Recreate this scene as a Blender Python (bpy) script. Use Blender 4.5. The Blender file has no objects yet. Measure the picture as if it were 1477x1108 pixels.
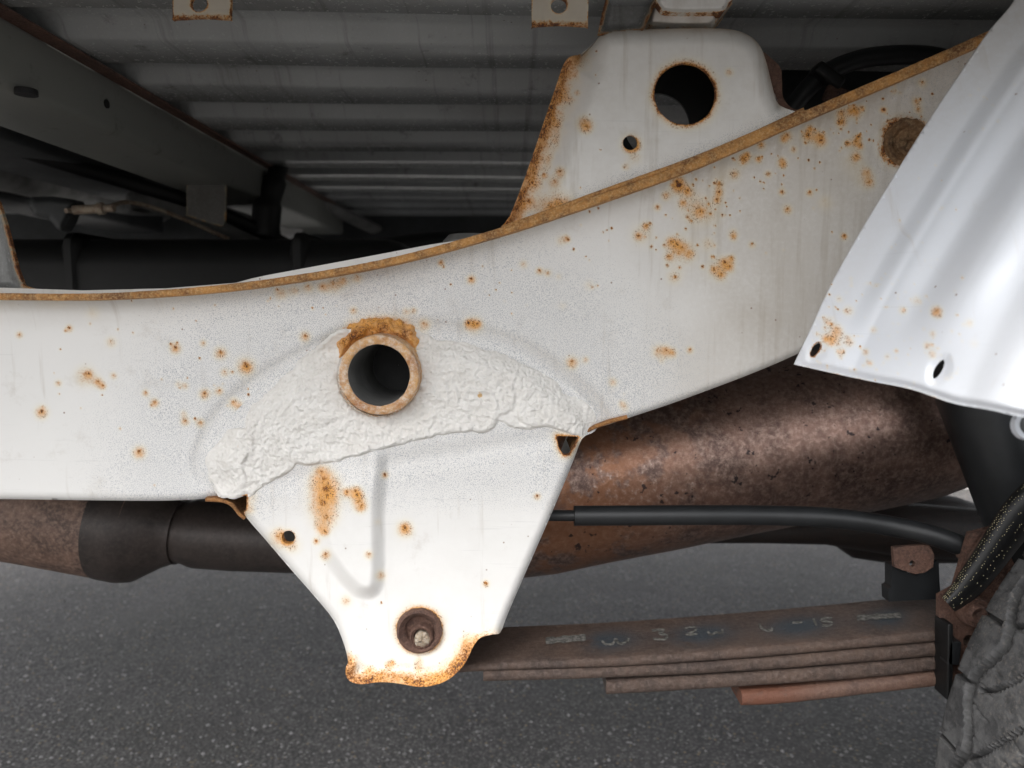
import bpy, math, random
import numpy as np
from mathutils import Vector, Matrix

random.seed(7)
R = math.radians
scene = bpy.context.scene
COL = scene.collection

# ------------------------------------------------------------------ camera
CZ = 0.70                       # camera height over the asphalt
F = 1067.0                      # focal length in pixels of a 1477 px wide frame
PITCH = math.atan(109.0 / F)
cam_d = bpy.data.cameras.new("camera")
cam = bpy.data.objects.new("camera", cam_d)
COL.objects.link(cam)
cam.location = (0, 0, CZ)
cam.rotation_euler = (R(90) - PITCH, 0, 0)
cam_d.sensor_width = 36.0
cam_d.lens = 36.0 * F / 1477.0
cam_d.clip_start = 0.01
cam_d.clip_end = 500
cam_d.dof.use_dof = True
cam_d.dof.focus_distance = 0.60
cam_d.dof.aperture_fstop = 6.5
scene.camera = cam

# ------------------------------------------------------------------ sky, sun, exposure
SUN_EL, SUN_AZ = R(55), R(212)   # azimuth measured clockwise from +Y: behind the camera, a little left
w = bpy.data.worlds.new("World"); scene.world = w
w.use_nodes = True
nt = w.node_tree; nt.nodes.clear()
sky = nt.nodes.new("ShaderNodeTexSky"); sky.sky_type = 'NISHITA'
sky.sun_disc = False; sky.sun_elevation = SUN_EL; sky.sun_rotation = SUN_AZ
sky.air_density = 1.0; sky.dust_density = 6.0; sky.ozone_density = 1.0
hs = nt.nodes.new("ShaderNodeHueSaturation"); hs.inputs['Saturation'].default_value = 0.22
bg = nt.nodes.new("ShaderNodeBackground"); bg.inputs['Strength'].default_value = 0.15
wo = nt.nodes.new("ShaderNodeOutputWorld")
nt.links.new(sky.outputs[0], hs.inputs['Color']); nt.links.new(hs.outputs[0], bg.inputs['Color'])
nt.links.new(bg.outputs[0], wo.inputs['Surface'])
sl = bpy.data.lights.new("sun", 'SUN'); sun = bpy.data.objects.new("sun", sl); COL.objects.link(sun)
sl.energy = 1.05; sl.angle = R(28); sl.color = (1, 0.97, 0.93)
sd_ = Vector((math.sin(SUN_AZ) * math.cos(SUN_EL), math.cos(SUN_AZ) * math.cos(SUN_EL), math.sin(SUN_EL)))
sun.rotation_euler = (-sd_).to_track_quat('-Z', 'Y').to_euler()
sun.location = sd_ * 3
scene.view_settings.view_transform = 'Standard'
scene.view_settings.look = 'None'
scene.view_settings.gamma = 1
scene.view_settings.exposure = 1.42

# ------------------------------------------------------------------ geometry helpers
_s, _c = math.sin(PITCH), math.cos(PITCH)
def P(px, py, Y):
    """world point seen at photo pixel (px,py) on the plane y = Y (vectorised)"""
    px = np.asarray(px, float); py = np.asarray(py, float)
    a = px - 738.5; b = 554.0 - py
    dy = F * _c + b * _s; dz = -F * _s + b * _c
    t = Y / dy
    return np.stack(np.broadcast_arrays(a * t, t * dy, CZ + dz * t), -1)
def PV(px, py, Y): return Vector(P(px, py, Y).tolist())

def noise2(x, y, scale, seed=0, octaves=1):
    tot = np.zeros_like(x, float); amp = 1.0; s = 0
    for o in range(octaves):
        rs = np.random.RandomState(seed + o * 17); T = rs.rand(128, 128)
        u = x / scale; v = y / scale
        i = np.floor(u).astype(int); j = np.floor(v).astype(int)
        fu = u - i; fv = v - j
        fu = fu * fu * (3 - 2 * fu); fv = fv * fv * (3 - 2 * fv)
        g = lambda a, b: T[a % 128, b % 128]
        n = (g(i, j) * (1 - fu) + g(i + 1, j) * fu) * (1 - fv) + (g(i, j + 1) * (1 - fu) + g(i + 1, j + 1) * fu) * fv
        tot += n * amp; s += amp; amp *= 0.5; scale *= 0.5
    return tot / s
def sstep(a, b, x):
    t = np.clip((x - a) / (b - a), 0, 1); return t * t * (3 - 2 * t)

def px_of(V):
    d = V - np.array([0, 0, CZ]); dd = d[:, 1] * _c - d[:, 2] * _s; return 738.5 + d[:, 0] * F / dd, 554 - (d[:, 1] * _s + d[:, 2] * _c) * F / dd
def catmull(pts, n=6, closed=False):
    pts = np.array(pts, float); out = []; N = len(pts)
    rng = range(N) if closed else range(N - 1)
    for i in rng:
        if closed: p0, p1, p2, p3 = pts[(i - 1) % N], pts[i], pts[(i + 1) % N], pts[(i + 2) % N]
        else: p0, p1, p2, p3 = pts[max(i - 1, 0)], pts[i], pts[i + 1], pts[min(i + 2, N - 1)]
        for k in range(n):
            t = k / n
            out.append(0.5 * ((2 * p1) + (-p0 + p2) * t + (2 * p0 - 5 * p1 + 4 * p2 - p3) * t * t + (-p0 + 3 * p1 - 3 * p2 + p3) * t ** 3))
    if not closed: out.append(pts[-1])
    return np.array(out)

def d_poly(X, Y, poly, closed=False):
    """unsigned distance to a polyline"""
    poly = np.asarray(poly, float); best = np.full(X.shape, 1e9)
    N = len(poly)
    for i in range(N if closed else N - 1):
        a = poly[i]; b = poly[(i + 1) % N]; e = b - a; l2 = e @ e
        if l2 < 1e-12: continue
        t = np.clip(((X - a[0]) * e[0] + (Y - a[1]) * e[1]) / l2, 0, 1)
        d = (X - a[0] - t * e[0]) ** 2 + (Y - a[1] - t * e[1]) ** 2
        best = np.minimum(best, d)
    return np.sqrt(best)
def sd_poly(X, Y, poly):
    poly = np.asarray(poly, float); d = d_poly(X, Y, poly, True)
    ins = np.zeros(X.shape, bool); N = len(poly)
    for i in range(N):
        a = poly[i]; b = poly[(i + 1) % N]
        if a[1] == b[1]: continue
        c = ((a[1] > Y) != (b[1] > Y)) & (X < (b[0] - a[0]) * (Y - a[1]) / (b[1] - a[1]) + a[0])
        ins ^= c
    return np.where(ins, -d, d)
def ell(X, Y, cx, cy, rx, ry, ang=0.0):
    c, s = math.cos(ang), math.sin(ang); u = (X - cx) * c + (Y - cy) * s; v = -(X - cx) * s + (Y - cy) * c
    k = np.sqrt((u / rx) ** 2 + (v / ry) ** 2) + 1e-9
    return (k - 1) * min(rx, ry) if rx == ry else (k - 1) * np.sqrt(u * u + v * v) / k

# ------------------------------------------------------------------ object helpers
ORI = {}
def thing(name, label, cat, loc, group=None):
    o = bpy.data.objects.new(name, None); COL.objects.link(o)
    o.empty_display_size = 0.05
    o.location = loc; o['label'] = label; o['category'] = cat
    if group: o['group'] = group
    ORI[o.name] = Vector(loc); return o
def tag(o, label=None, cat=None, group=None, kind=None):
    if label: o['label'] = label
    if cat: o['category'] = cat
    if group: o['group'] = group
    if kind: o['kind'] = kind
    return o
def mesh_obj(name, verts, faces, mat, parent=None, attrs=None, smooth=True, sharp=0, origin=None):
    verts = np.asarray(verts, float)
    o_ = ORI[parent.name] if parent is not None else (Vector(origin) if origin is not None else Vector((0, 0, 0)))
    me = bpy.data.meshes.new(name)
    me.from_pydata((verts - np.array(o_)).tolist(), [], [list(map(int, f)) for f in faces])
    me.update()
    if smooth: me.polygons.foreach_set('use_smooth', [True] * len(me.polygons))
    if smooth and sharp: me.set_sharp_from_angle(angle=R(sharp))
    if attrs:
        for k, v in attrs.items():
            a = me.attributes.new(k, 'FLOAT', 'POINT'); a.data.foreach_set('value', np.asarray(v, np.float32))
    me.materials.append(mat)
    ob = bpy.data.objects.new(name, me); COL.objects.link(ob)
    if parent is not None: ob.parent = parent
    else: ob.location = o_
    ORI[ob.name] = o_
    return ob
def kid_origin(ob, parent): pass

def plate(name, mat, parent, box, step, sdf, surf, thick=0.003, attrs=None, back=(0, 1, 0), close=False):
    """sheet of metal cut to the outline sdf<0; surf(x,y,sd)->world points; attrs(x,y,sd)->dict; rim of the sheet's thickness"""
    xs = np.arange(box[0], box[2] + step, step); ys = np.arange(box[1], box[3] + step, step)
    X, Y = np.meshgrid(xs.astype(float), ys.astype(float)); sd = sdf(X, Y); e = step * 0.25
    keep = sd < 0.5 * step
    near = keep & (sd > -0.5 * step)
    for it in range(2):
        gx = (sdf(X[near] + e, Y[near]) - sdf(X[near] - e, Y[near])) / (2 * e)
        gy = (sdf(X[near], Y[near] + e) - sdf(X[near], Y[near] - e)) / (2 * e)
        g2 = np.maximum(gx * gx + gy * gy, 0.3); s = sdf(X[near], Y[near])
        X[near] -= np.clip(s * gx / g2, -step, step); Y[near] -= np.clip(s * gy / g2, -step, step)
    idx = -np.ones(X.shape, int); n = int(keep.sum()); idx[keep] = np.arange(n)
    x = X[keep]; y = Y[keep]; s = np.minimum(sdf(x, y), 0)
    V = surf(x, y, s)
    a, b, c, d = idx[:-1, :-1], idx[:-1, 1:], idx[1:, 1:], idx[1:, :-1]
    q = np.stack([a, d, c, b], -1).reshape(-1, 4); cnt = (q >= 0).sum(1)
    faces = [tuple(f) for f in q[cnt == 4]] + [tuple(v for v in f if v >= 0) for f in q[cnt == 3]]
    A = attrs(x, y, s) if attrs else {}
    # rim
    ed = {}
    for f in faces:
        for i in range(len(f)):
            k = (f[i], f[(i + 1) % len(f)])
            if (k[1], k[0]) in ed: del ed[(k[1], k[0])]
            else: ed[k] = 1
    if thick:
        bv = sorted({v for k in ed for v in k}); m = {v: i for i, v in enumerate(bv)}; nb = len(bv)
        top = V[bv]; bot = top + np.array(back) * thick
        V2 = [V, top, bot]
        rim = [(n + m[k[1]], n + m[k[0]], n + nb + m[k[0]], n + nb + m[k[1]]) for k in ed]
        if close:
            V2.append(V + np.array(back) * thick); off = n + 2 * nb
            rim += [tuple(reversed([v + off for v in f])) for f in faces]
            A = {k: np.concatenate([v, v[bv], v[bv], v]) for k, v in A.items()}
        else: A = {k: np.concatenate([v, v[bv], v[bv]]) for k, v in A.items()}
        V = np.concatenate(V2); faces += rim
    return mesh_obj(name, V, faces, mat, parent, A)

def frame_of(t):
    t = t / np.linalg.norm(t); up = np.array([0, 0, 1.0]) if abs(t[2]) < 0.9 else np.array([0, 1.0, 0])
    u = np.cross(up, t); u /= np.linalg.norm(u); v = np.cross(t, u); return u, v
def sweep(name, pts, rad, mat, parent=None, seg=24, caps=True, origin=None, attrs=None, flat=1.0, wob=0.0, seed=0):
    """round bar along points, radius per point"""
    pts = np.array(pts, float); n = len(pts)
    rad = np.full(n, rad) if np.isscalar(rad) else np.array(rad, float)
    V = []; rs = np.random.RandomState(seed)
    tang = np.gradient(pts, axis=0); u = None
    for i in range(n):
        t = tang[i] / (np.linalg.norm(tang[i]) + 1e-12)
        if u is None: u, v = frame_of(t)
        else:
            u = u - t * (u @ t); u /= np.linalg.norm(u); v = np.cross(t, u)
        for k in range(seg):
            a = 2 * math.pi * k / seg; r = rad[i] * (1 + wob * (rs.rand() - .5))
            V.append(pts[i] + u * math.cos(a) * r + v * math.sin(a) * r * flat)
    Fc = []
    for i in range(n - 1):
        for k in range(seg):
            a = i * seg + k; b = i * seg + (k + 1) % seg
            Fc.append((a, b, b + seg, a + seg))
    if caps:
        Fc.append(tuple(reversed(range(seg)))); Fc.append(tuple(range((n - 1) * seg, n * seg)))
    return mesh_obj(name, V, Fc, mat, parent, None, True, 45, origin)
def lathe(name, c, axis, prof, mat, parent=None, seg=48, sharp=35, origin=None, wob=0.0, seed=1):
    """prof: list of (distance along axis, radius) from centre c"""
    c = np.array(c, float); ax = np.array(axis, float); ax /= np.linalg.norm(ax); u, v = frame_of(ax); V = []
    rs = np.random.RandomState(seed)
    for (h, r) in prof:
        for k in range(seg):
            a = 2 * math.pi * k / seg; rr = max(r * (1 + wob * (rs.rand() - .5)), 1e-5)
            V.append(c + ax * (h + wob * .02 * (rs.rand() - .5)) + u * math.cos(a) * rr + v * math.sin(a) * rr)
    Fc = []
    for i in range(len(prof) - 1):
        for k in range(seg):
            a = i * seg + k; b = i * seg + (k + 1) % seg
            Fc.append((a, b, b + seg, a + seg))
    if prof[0][1] > 1e-4 and False: pass
    return mesh_obj(name, V, Fc, mat, parent, None, True, sharp, origin)
def box_obj(name, c, size, mat, parent=None, rot=(0, 0, 0), bev=0.003, origin=None, kinds=None):
    import bmesh
    bm = bmesh.new(); bmesh.ops.create_cube(bm, size=1.0)
    bmesh.ops.scale(bm, vec=size, verts=bm.verts)
    if bev: bmesh.ops.bevel(bm, geom=list(bm.edges), offset=bev, segments=3, affect='EDGES', profile=0.5)
    from mathutils import Euler
    bmesh.ops.rotate(bm, cent=(0, 0, 0), matrix=Euler([R(a) for a in rot]).to_matrix(), verts=bm.verts)
    bmesh.ops.translate(bm, vec=Vector(c), verts=bm.verts)
    V = [v.co[:] for v in bm.verts]; Fc = [[v.index for v in f.verts] for f in bm.faces]; bm.free()
    return mesh_obj(name, V, Fc, mat, parent, None, True, 30, origin)

# ------------------------------------------------------------------ materials
class NT:
    def __init__(s, name):
        s.m = bpy.data.materials.new(name); s.m.use_nodes = True; s.t = s.m.node_tree
        s.b = s.t.nodes['Principled BSDF']; s.tc = s.t.nodes.new("ShaderNodeTexCoord")
        s.geo = s.t.nodes.new("ShaderNodeNewGeometry")
    def L(s, a, b): s.t.links.new(a, b)
    def noise(s, scale, detail=4, rough=0.55, vec=None, dist=0):
        n = s.t.nodes.new("ShaderNodeTexNoise"); n.inputs['Scale'].default_value = scale
        n.inputs['Detail'].default_value = detail; n.inputs['Roughness'].default_value = rough
        n.inputs['Distortion'].default_value = dist
        s.L(vec or s.geo.outputs['Position'], n.inputs['Vector']); return n.outputs['Fac']
    def voro(s, scale, feat='F1', out='Distance', rnd=1.0):
        n = s.t.nodes.new("ShaderNodeTexVoronoi"); n.feature = feat; n.inputs['Scale'].default_value = scale
        n.inputs['Randomness'].default_value = rnd
        s.L(s.geo.outputs['Position'], n.inputs['Vector']); return n.outputs[out]
    def attr(s, name):
        n = s.t.nodes.new("ShaderNodeAttribute"); n.attribute_name = name; return n.outputs['Fac']
    def math(s, op, a, b=None, c=None, clamp=False):
        n = s.t.nodes.new("ShaderNodeMath"); n.operation = op; n.use_clamp = clamp
        for i, v in enumerate((a, b, c)):
            if v is None: continue
            if isinstance(v, (int, float)): n.inputs[i].default_value = v
            else: s.L(v, n.inputs[i])
        return n.outputs[0]
    def step(s, v, a, b, lo=0.0, hi=1.0):
        n = s.t.nodes.new("ShaderNodeMapRange"); n.interpolation_type = 'SMOOTHSTEP'
        s.L(v, n.inputs['Value'])
        for k, x in (('From Min', a), ('From Max', b), ('To Min', lo), ('To Max', hi)): n.inputs[k].default_value = x
        return n.outputs[0]
    def mix(s, f, a, b):
        n = s.t.nodes.new("ShaderNodeMix"); n.data_type = 'RGBA'
        if isinstance(f, (int, float)): n.inputs[0].default_value = f
        else: s.L(f, n.inputs[0])
        for i, v in ((6, a), (7, b)):
            if isinstance(v, (tuple, list)): n.inputs[i].default_value = tuple(v) + (1,) * (4 - len(v))
            else: s.L(v, n.inputs[i])
        return n.outputs[2]
    def bump(s, h, strength, dist, prev=None):
        n = s.t.nodes.new("ShaderNodeBump"); n.inputs['Strength'].default_value = strength
        n.inputs['Distance'].default_value = dist; s.L(h, n.inputs['Height'])
        if prev is not None: s.L(prev, n.inputs['Normal'])
        return n.outputs[0]
    def fin(s, col=None, rough=None, nor=None, metal=None, spec=None):
        for k, v in (('Base Color', col), ('Roughness', rough), ('Normal', nor), ('Metallic', metal), ('Specular IOR Level', spec)):
            if v is None: continue
            if isinstance(v, (int, float)): s.b.inputs[k].default_value = v
            elif isinstance(v, (tuple, list)): s.b.inputs[k].default_value = tuple(v) + (1,) * (4 - len(v))
            else: s.L(v, s.b.inputs[k])
        return s.m

def paint_mat(name, base, dirt_shade_c=(0.42, 0.365, 0.295), rough=0.42, grunge=0.35, specks=True):
    """enamel paint over steel, rust grows where the mesh attribute 'rust' is high"""
    n = NT(name)
    r = n.attr('rust'); dirt_shade = n.attr('dirt_shade'); sp = n.attr('speck')
    n1 = n.noise(260, 5, 0.65); n2 = n.noise(70, 4, 0.6); n3 = n.noise(1100, 3, 0.7); n4 = n.noise(14, 4, 0.55)
    n5 = n.noise(560, 4, 0.7)
    w_ = n.math('ADD', n.math('MULTIPLY', n.math('SUBTRACT', n5, 0.5), 1.5), n.math('MULTIPLY', n.math('SUBTRACT', n2, 0.5), 0.5))
    gate = n.step(r, 0.02, 0.30)
    rr = n.math('ADD', r, n.math('MULTIPLY', w_, gate))
    st = n.attr('stain')
    st2 = n.math('MULTIPLY', n.math('MAXIMUM', st, n.math('MULTIPLY', r, 0.6)), n.math('ADD', 0.45, n.math('ADD', n.math('MULTIPLY', n1, 0.55), n.math('MULTIPLY', n2, 0.5))))
    m_st = n.math('MULTIPLY', n.step(st2, 0.0, 1.15), 1.0)
    sg = n.math('MULTIPLY', n.step(n.math('ADD', n3, n.math('MULTIPLY', n5, 0.5)), 0.78, 0.90), n.step(st, 0.25, 0.6))
    m_or = n.math('MULTIPLY', n.math('MAXIMUM', n.step(rr, 0.50, 0.95), n.math('MULTIPLY', sg, 0.6)), 0.95)
    rd = n.math('ADD', rr, n.math('MULTIPLY', n.math('SUBTRACT', n3, 0.5), 1.1))
    m_dk = n.math('MAXIMUM', n.step(rd, 0.80, 1.02), n.math('MULTIPLY', sg, n.step(n2, 0.45, 0.6)))
    # paint: dirt and painted shade, faint cloudiness, dust specks
    c = n.mix(n.math('MULTIPLY', n.step(n4, 0.35, 0.75), grunge * 0.3), base, tuple(x * 0.86 for x in base))
    dd = n.math('MULTIPLY', dirt_shade, n.step(n.math('ADD', n.math('MULTIPLY', n1, 0.6), n.math('MULTIPLY', n4, 0.6)), 0.15, 0.75, 0.35, 1.15), clamp=True)
    c = n.mix(dd, c, dirt_shade_c)
    mp = n.t.nodes.new("ShaderNodeMapping"); mp.inputs['Scale'].default_value = (14, 1, 420); mp.inputs['Rotation'].default_value = (0, 0.05, 0)
    n.L(n.geo.outputs['Position'], mp.inputs['Vector']); scr = n.noise(1.0, 3, 0.6, mp.outputs[0])
    c = n.mix(n.math('MULTIPLY', n.step(scr, 0.62, 0.72), n.math('MULTIPLY', n.step(n4, 0.45, 0.6), 0.30)), c, tuple(x * .7 for x in base))
    mp2 = n.t.nodes.new('ShaderNodeMapping'); mp2.inputs['Scale'].default_value = (120, 1, 9); n.L(n.geo.outputs['Position'], mp2.inputs['Vector']); drp = n.noise(1.0, 4, 0.6, mp2.outputs[0])
    c = n.mix(n.step(n.math('ADD', drp, n.math('MULTIPLY', dirt_shade, 0.25)), 0.60, 0.80, 0, 0.35), c, dirt_shade_c)
    smg = n.noise(34, 6, 0.72)
    c = n.mix(n.step(smg, 0.56, 0.78, 0, grunge * 0.9), c, dirt_shade_c)
    fs = n.noise(1500, 2, 0.6)
    m_sp = n.math('MULTIPLY', n.step(n.math('ADD', fs, n.math('MULTIPLY', sp, 0.14)), 0.655, 0.715), n.step(sp, 0.02, 0.5, 0, 0.75))
    c = n.mix(m_sp, c, (0.30, 0.32, 0.36))
    # sparse pin-head rust
    v = n.voro(150); vc = n.voro(150, 'F1', 'Color')
    sep = n.t.nodes.new("ShaderNodeSeparateColor"); n.L(vc, sep.inputs[0])
    pin = n.math('MULTIPLY', n.step(v, 0.16, 0.06), n.step(n.math('ADD', sep.outputs[0], n.math('MULTIPLY', n4, 0.35)), 1.09, 1.12))
    c = n.mix(n.math('MULTIPLY', pin, 0.75), c, (base[0] * .25, base[1] * .13, base[2] * .07))
    cor = n.mix(n.step(n2, 0.3, 0.7), (0.42, 0.15, 0.030), (0.68, 0.30, 0.05))
    cdk = n.mix(n.step(n1, 0.3, 0.7), (0.07, 0.032, 0.020), (0.20, 0.07, 0.028))
    cst = n.mix(n.step(m_st, 0.10, 0.80), (0.84, 0.69, 0.38), (0.76, 0.34, 0.035))
    c = n.mix(m_st, c, cst); c = n.mix(m_or, c, cor); c = n.mix(m_dk, c, cdk)
    ro = n.math('ADD', n.math('MULTIPLY', m_or, 0.42), n.math('ADD', rough, n.math('MULTIPLY', n1, 0.12)), clamp=True)
    h = n.math('ADD', n.math('MULTIPLY', m_or, n.math('ADD', 0.5, n.math('MULTIPLY', n3, 1.6))), n.math('MULTIPLY', n1, 0.10))
    h = n.math('ADD', h, n.math('MULTIPLY', sp, n.math('MULTIPLY', fs, 0.35)))
    nor = n.bump(h, 0.55, 0.0009)
    return n.fin(c, ro, nor)

def rust_mat(name, dark, mid, light, pale=None, scale=1.0, rough=0.75, metal=0.0, bump=0.6, patch=None, pits=False):
    n = NT(name)
    a = n.noise(45 * scale, 6, 0.65); b = n.noise(220 * scale, 5, 0.7); c_ = n.noise(900 * scale, 3, 0.7); g = n.noise(9 * scale, 3, 0.5)
    c = n.mix(n.step(n.math('ADD', n.math('MULTIPLY', a, .6), n.math('MULTIPLY', g, .4)), 0.35, 0.62), dark, mid)
    c = n.mix(n.math('MULTIPLY', n.step(n.math('ADD', n.math('MULTIPLY', b, .65), n.math('MULTIPLY', c_, .35)), 0.42, 0.66), 0.7), c, light)
    c = n.mix(n.math('MULTIPLY', n.step(c_, 0.5, 0.75), 0.55), c, tuple(x * 0.45 for x in dark))
    if pale: c = n.mix(n.math('MULTIPLY', n.step(n.math('ADD', n.math('MULTIPLY', b, .7), n.math('MULTIPLY', g, .35)), 0.58, 0.66), n.attr('pale')), c, pale)
    if patch:
        pm = n.math('MULTIPLY', n.attr('patch'), n.step(n.math('ADD', n.math('MULTIPLY', a, .6), n.math('MULTIPLY', g, .4)), 0.42, 0.50)); c = n.mix(pm, c, patch)
    if pits:
        pt = n.step(n.math('ADD', n.noise(95, 3, 0.55), n.math('MULTIPLY', g, .25)), 0.775, 0.815); c = n.mix(n.math('MULTIPLY', pt, .85), c, (0.02, 0.018, 0.022))
    h = n.math('ADD', n.math('MULTIPLY', b, 1.0), n.math('MULTIPLY', c_, 0.5))
    return n.fin(c, rough, n.bump(h, bump, 0.0012), metal)

def plain(name, col, rough=0.6, var=0.25, scale=40, bump=0.15, metal=0.0):
    n = NT(name); a = n.noise(scale, 5, 0.6); b = n.noise(scale * 9, 3, 0.6)
    c = n.mix(n.step(a, 0.3, 0.75), tuple(x * (1 - var) for x in col), tuple(min(1, x * (1 + var)) for x in col))
    return n.fin(c, n.math('ADD', rough - 0.08, n.math('MULTIPLY', b, 0.16)), n.bump(b, bump, 0.0006), metal)

M_white = paint_mat("white_enamel", (0.80, 0.795, 0.775))
M_fender = paint_mat("white_body_paint", (0.70, 0.735, 0.79), rough=0.30, grunge=0.12)
M_bed = paint_mat("grey_floor_paint", (0.46, 0.48, 0.48), dirt_shade_c=(0.0740, 0.0666, 0.0592), rough=0.2, grunge=0.8)
M_beam = paint_mat("grey_beam_paint", (0.1980, 0.2046, 0.1881), dirt_shade_c=(0.0660, 0.0594, 0.0528), rough=0.42, grunge=0.8)
M_cream = paint_mat("cream_paint", (0.5610, 0.5100, 0.4250), rough=0.5, grunge=0.6)
M_sealer_n = NT("seam_sealer")
_a = M_sealer_n.noise(420, 5, 0.65); _b = M_sealer_n.noise(60, 4, 0.6); _c1 = M_sealer_n.noise(1500, 2, 0.6)
_col = M_sealer_n.mix(M_sealer_n.step(_b, 0.35, 0.7), (0.80, 0.785, 0.75), (0.74, 0.72, 0.68))
_col = M_sealer_n.mix(M_sealer_n.math('MULTIPLY', M_sealer_n.step(_c1, 0.66, 0.74), 0.35), _col, (0.36, 0.35, 0.34))
_r = M_sealer_n.attr('rust'); _col = M_sealer_n.mix(M_sealer_n.step(M_sealer_n.math('ADD', _r, M_sealer_n.math('MULTIPLY', M_sealer_n.math('SUBTRACT', _a, .5), M_sealer_n.step(_r, 0.05, 0.3))), 0.3, 0.6), _col, (0.62, 0.40, 0.17))
M_sealer = M_sealer_n.fin(_col, 0.72, M_sealer_n.bump(M_sealer_n.voro(360, 'SMOOTH_F1'), 0.8, 0.0016, M_sealer_n.bump(_a, 0.6, 0.0014)))
M_rustedge = rust_mat("orange_edge_rust", (0.17, 0.065, 0.022), (0.60, 0.28, 0.075), (0.86, 0.58, 0.28), scale=2.6, bump=0.9)
M_boss = rust_mat("boss_rust", (0.0525, 0.0263, 0.0150), (0.2250, 0.1125, 0.0450), (0.4350, 0.3000, 0.1650), scale=1.6, bump=1.2)
M_ring = rust_mat("pale_ring_rust", (0.34, 0.13, 0.045), (0.68, 0.40, 0.17), (0.82, 0.77, 0.68), scale=1.0, bump=0.7)
M_browncrust = rust_mat("brown_rust_crust", (0.0467, 0.0255, 0.0204), (0.1190, 0.0595, 0.0408), (0.2210, 0.1275, 0.0935), scale=2.0, bump=1.0)
M_orangecrust = rust_mat("orange_rust_crust", (0.13, 0.05, 0.02), (0.42, 0.18, 0.055), (0.64, 0.36, 0.14), scale=2.5, bump=1.0)
M_exh = rust_mat("silencer_rust", (0.11, 0.070, 0.060), (0.27, 0.165, 0.130), (0.52, 0.37, 0.30), pale=(0.62, 0.56, 0.52), scale=0.8, rough=0.34, metal=0.8, bump=0.35, pits=True, patch=(0.30, 0.12, 0.045))
M_exh2 = rust_mat("muffler_rust", (0.0595, 0.0357, 0.0289), (0.1870, 0.1105, 0.0808), (0.3570, 0.2380, 0.1785), pale=(0.3570, 0.2890, 0.2550), scale=1.0, rough=0.48, metal=0.2, bump=0.7)
M_pipe = rust_mat("dark_pipe_metal", (0.0215, 0.0175, 0.0156), (0.0439, 0.0331, 0.0292), (0.0683, 0.0537, 0.0488), scale=1.0, rough=0.42, metal=0.3, bump=0.25)
M_leaf = rust_mat("leaf_spring_rust", (0.0340, 0.0224, 0.0184), (0.0850, 0.0530, 0.0381), (0.1428, 0.1054, 0.0884), scale=1.1, rough=0.62, bump=1.4, patch=(0.0374, 0.0476, 0.0578))
M_leafo = rust_mat("leaf_spring_orange_rust", (0.0576, 0.0320, 0.0256), (0.1152, 0.0640, 0.0448), (0.1664, 0.1088, 0.0832), scale=1.2, rough=0.65, bump=0.9, patch=(0.1200, 0.0416, 0.0208))
M_rubber = plain("black_rubber", (0.0126, 0.0140, 0.0154), 0.42, 0.2, 60, 0.1)
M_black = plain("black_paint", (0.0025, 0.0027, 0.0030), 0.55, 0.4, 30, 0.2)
M_under = plain("dark_underbody", (0.0425, 0.0460, 0.0475), 0.6, 0.35, 12, 0.3)  # plain dark grey for housing, skirt, outer floor beams and bracket plate
M_dgrey = plain("dusty_grey_paint", (0.1890, 0.1890, 0.1820), 0.5, 0.3, 25, 0.25)
M_axle = rust_mat("axle_black_rust", (0.0060, 0.0048, 0.0042), (0.0132, 0.0084, 0.0066), (0.0300, 0.0132, 0.0084), scale=1.0, rough=0.5, bump=0.5)
M_zinc = rust_mat("worn_bolt_steel", (0.16, 0.07, 0.03), (0.42, 0.34, 0.24), (0.50, 0.48, 0.45), scale=3.0, rough=0.55, metal=0.3)
M_chalk = plain("faded_white_marking", (0.125, 0.122, 0.112), 0.7, 0.75, 300, 0.3)
M_thread = plain("yellowed_thread", (0.42, 0.38, 0.24), 0.8, 0.4, 200, 0.2)
M_kerb = plain("pale_concrete", (0.55, 0.54, 0.52), 0.85, 0.15, 20, 0.4)

def asphalt():
    n = NT("worn_asphalt")
    v = n.voro(185, 'F1', 'Distance'); vc = n.voro(185, 'F1', 'Color'); g = n.noise(2.2, 5, 0.6); f = n.noise(420, 4, 0.7); m = n.noise(30, 4, 0.6)
    sep = n.t.nodes.new("ShaderNodeSeparateColor"); n.L(vc, sep.inputs[0])
    c = n.mix(sep.outputs[0], (0.0661, 0.0627, 0.0622), (0.1652, 0.1552, 0.1512))
    c = n.mix(n.math('MULTIPLY', n.step(sep.outputs[1], 0.82, 0.92), n.step(v, 0.55, 0.3)), c, (0.2360, 0.2242, 0.2162))
    c = n.mix(n.step(v, 0.42, 0.66, 0, 0.8), c, (0.0401, 0.0383, 0.0381))
    big = n.noise(0.9, 4, 0.6)
    c = n.mix(n.math('MULTIPLY', n.step(sep.outputs[2], 0.96, 0.98), n.step(v, 0.5, 0.3)), c, (0.2889, 0.2111, 0.1295))
    c = n.mix(n.step(g, 0.35, 0.7, 0.0, 0.45), c, (0.0602, 0.0609, 0.0503))
    c = n.mix(n.step(m, 0.3, 0.75, 0.0, 0.35), c, (0.0361, 0.0344, 0.0343))
    c = n.mix(n.step(n.noise(5, 5, 0.65), 0.45, 0.7, 0, 0.35), c, (0.1204, 0.1134, 0.1104))
    c = n.mix(n.step(n.noise(3.1, 6, 0.7), 0.50, 0.66, 0, 0.5), c, (0.0531, 0.0494, 0.0470))
    h = n.math('ADD', n.math('SUBTRACT', 1.0, v), n.math('MULTIPLY', f, 0.5))
    return n.fin(c, 0.78, n.bump(h, 0.8, 0.003))
M_asph = asphalt()
M_grit = plain("grit_stone", (0.2160, 0.2080, 0.2080), 0.6, 0.7, 70, 0.4)

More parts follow.
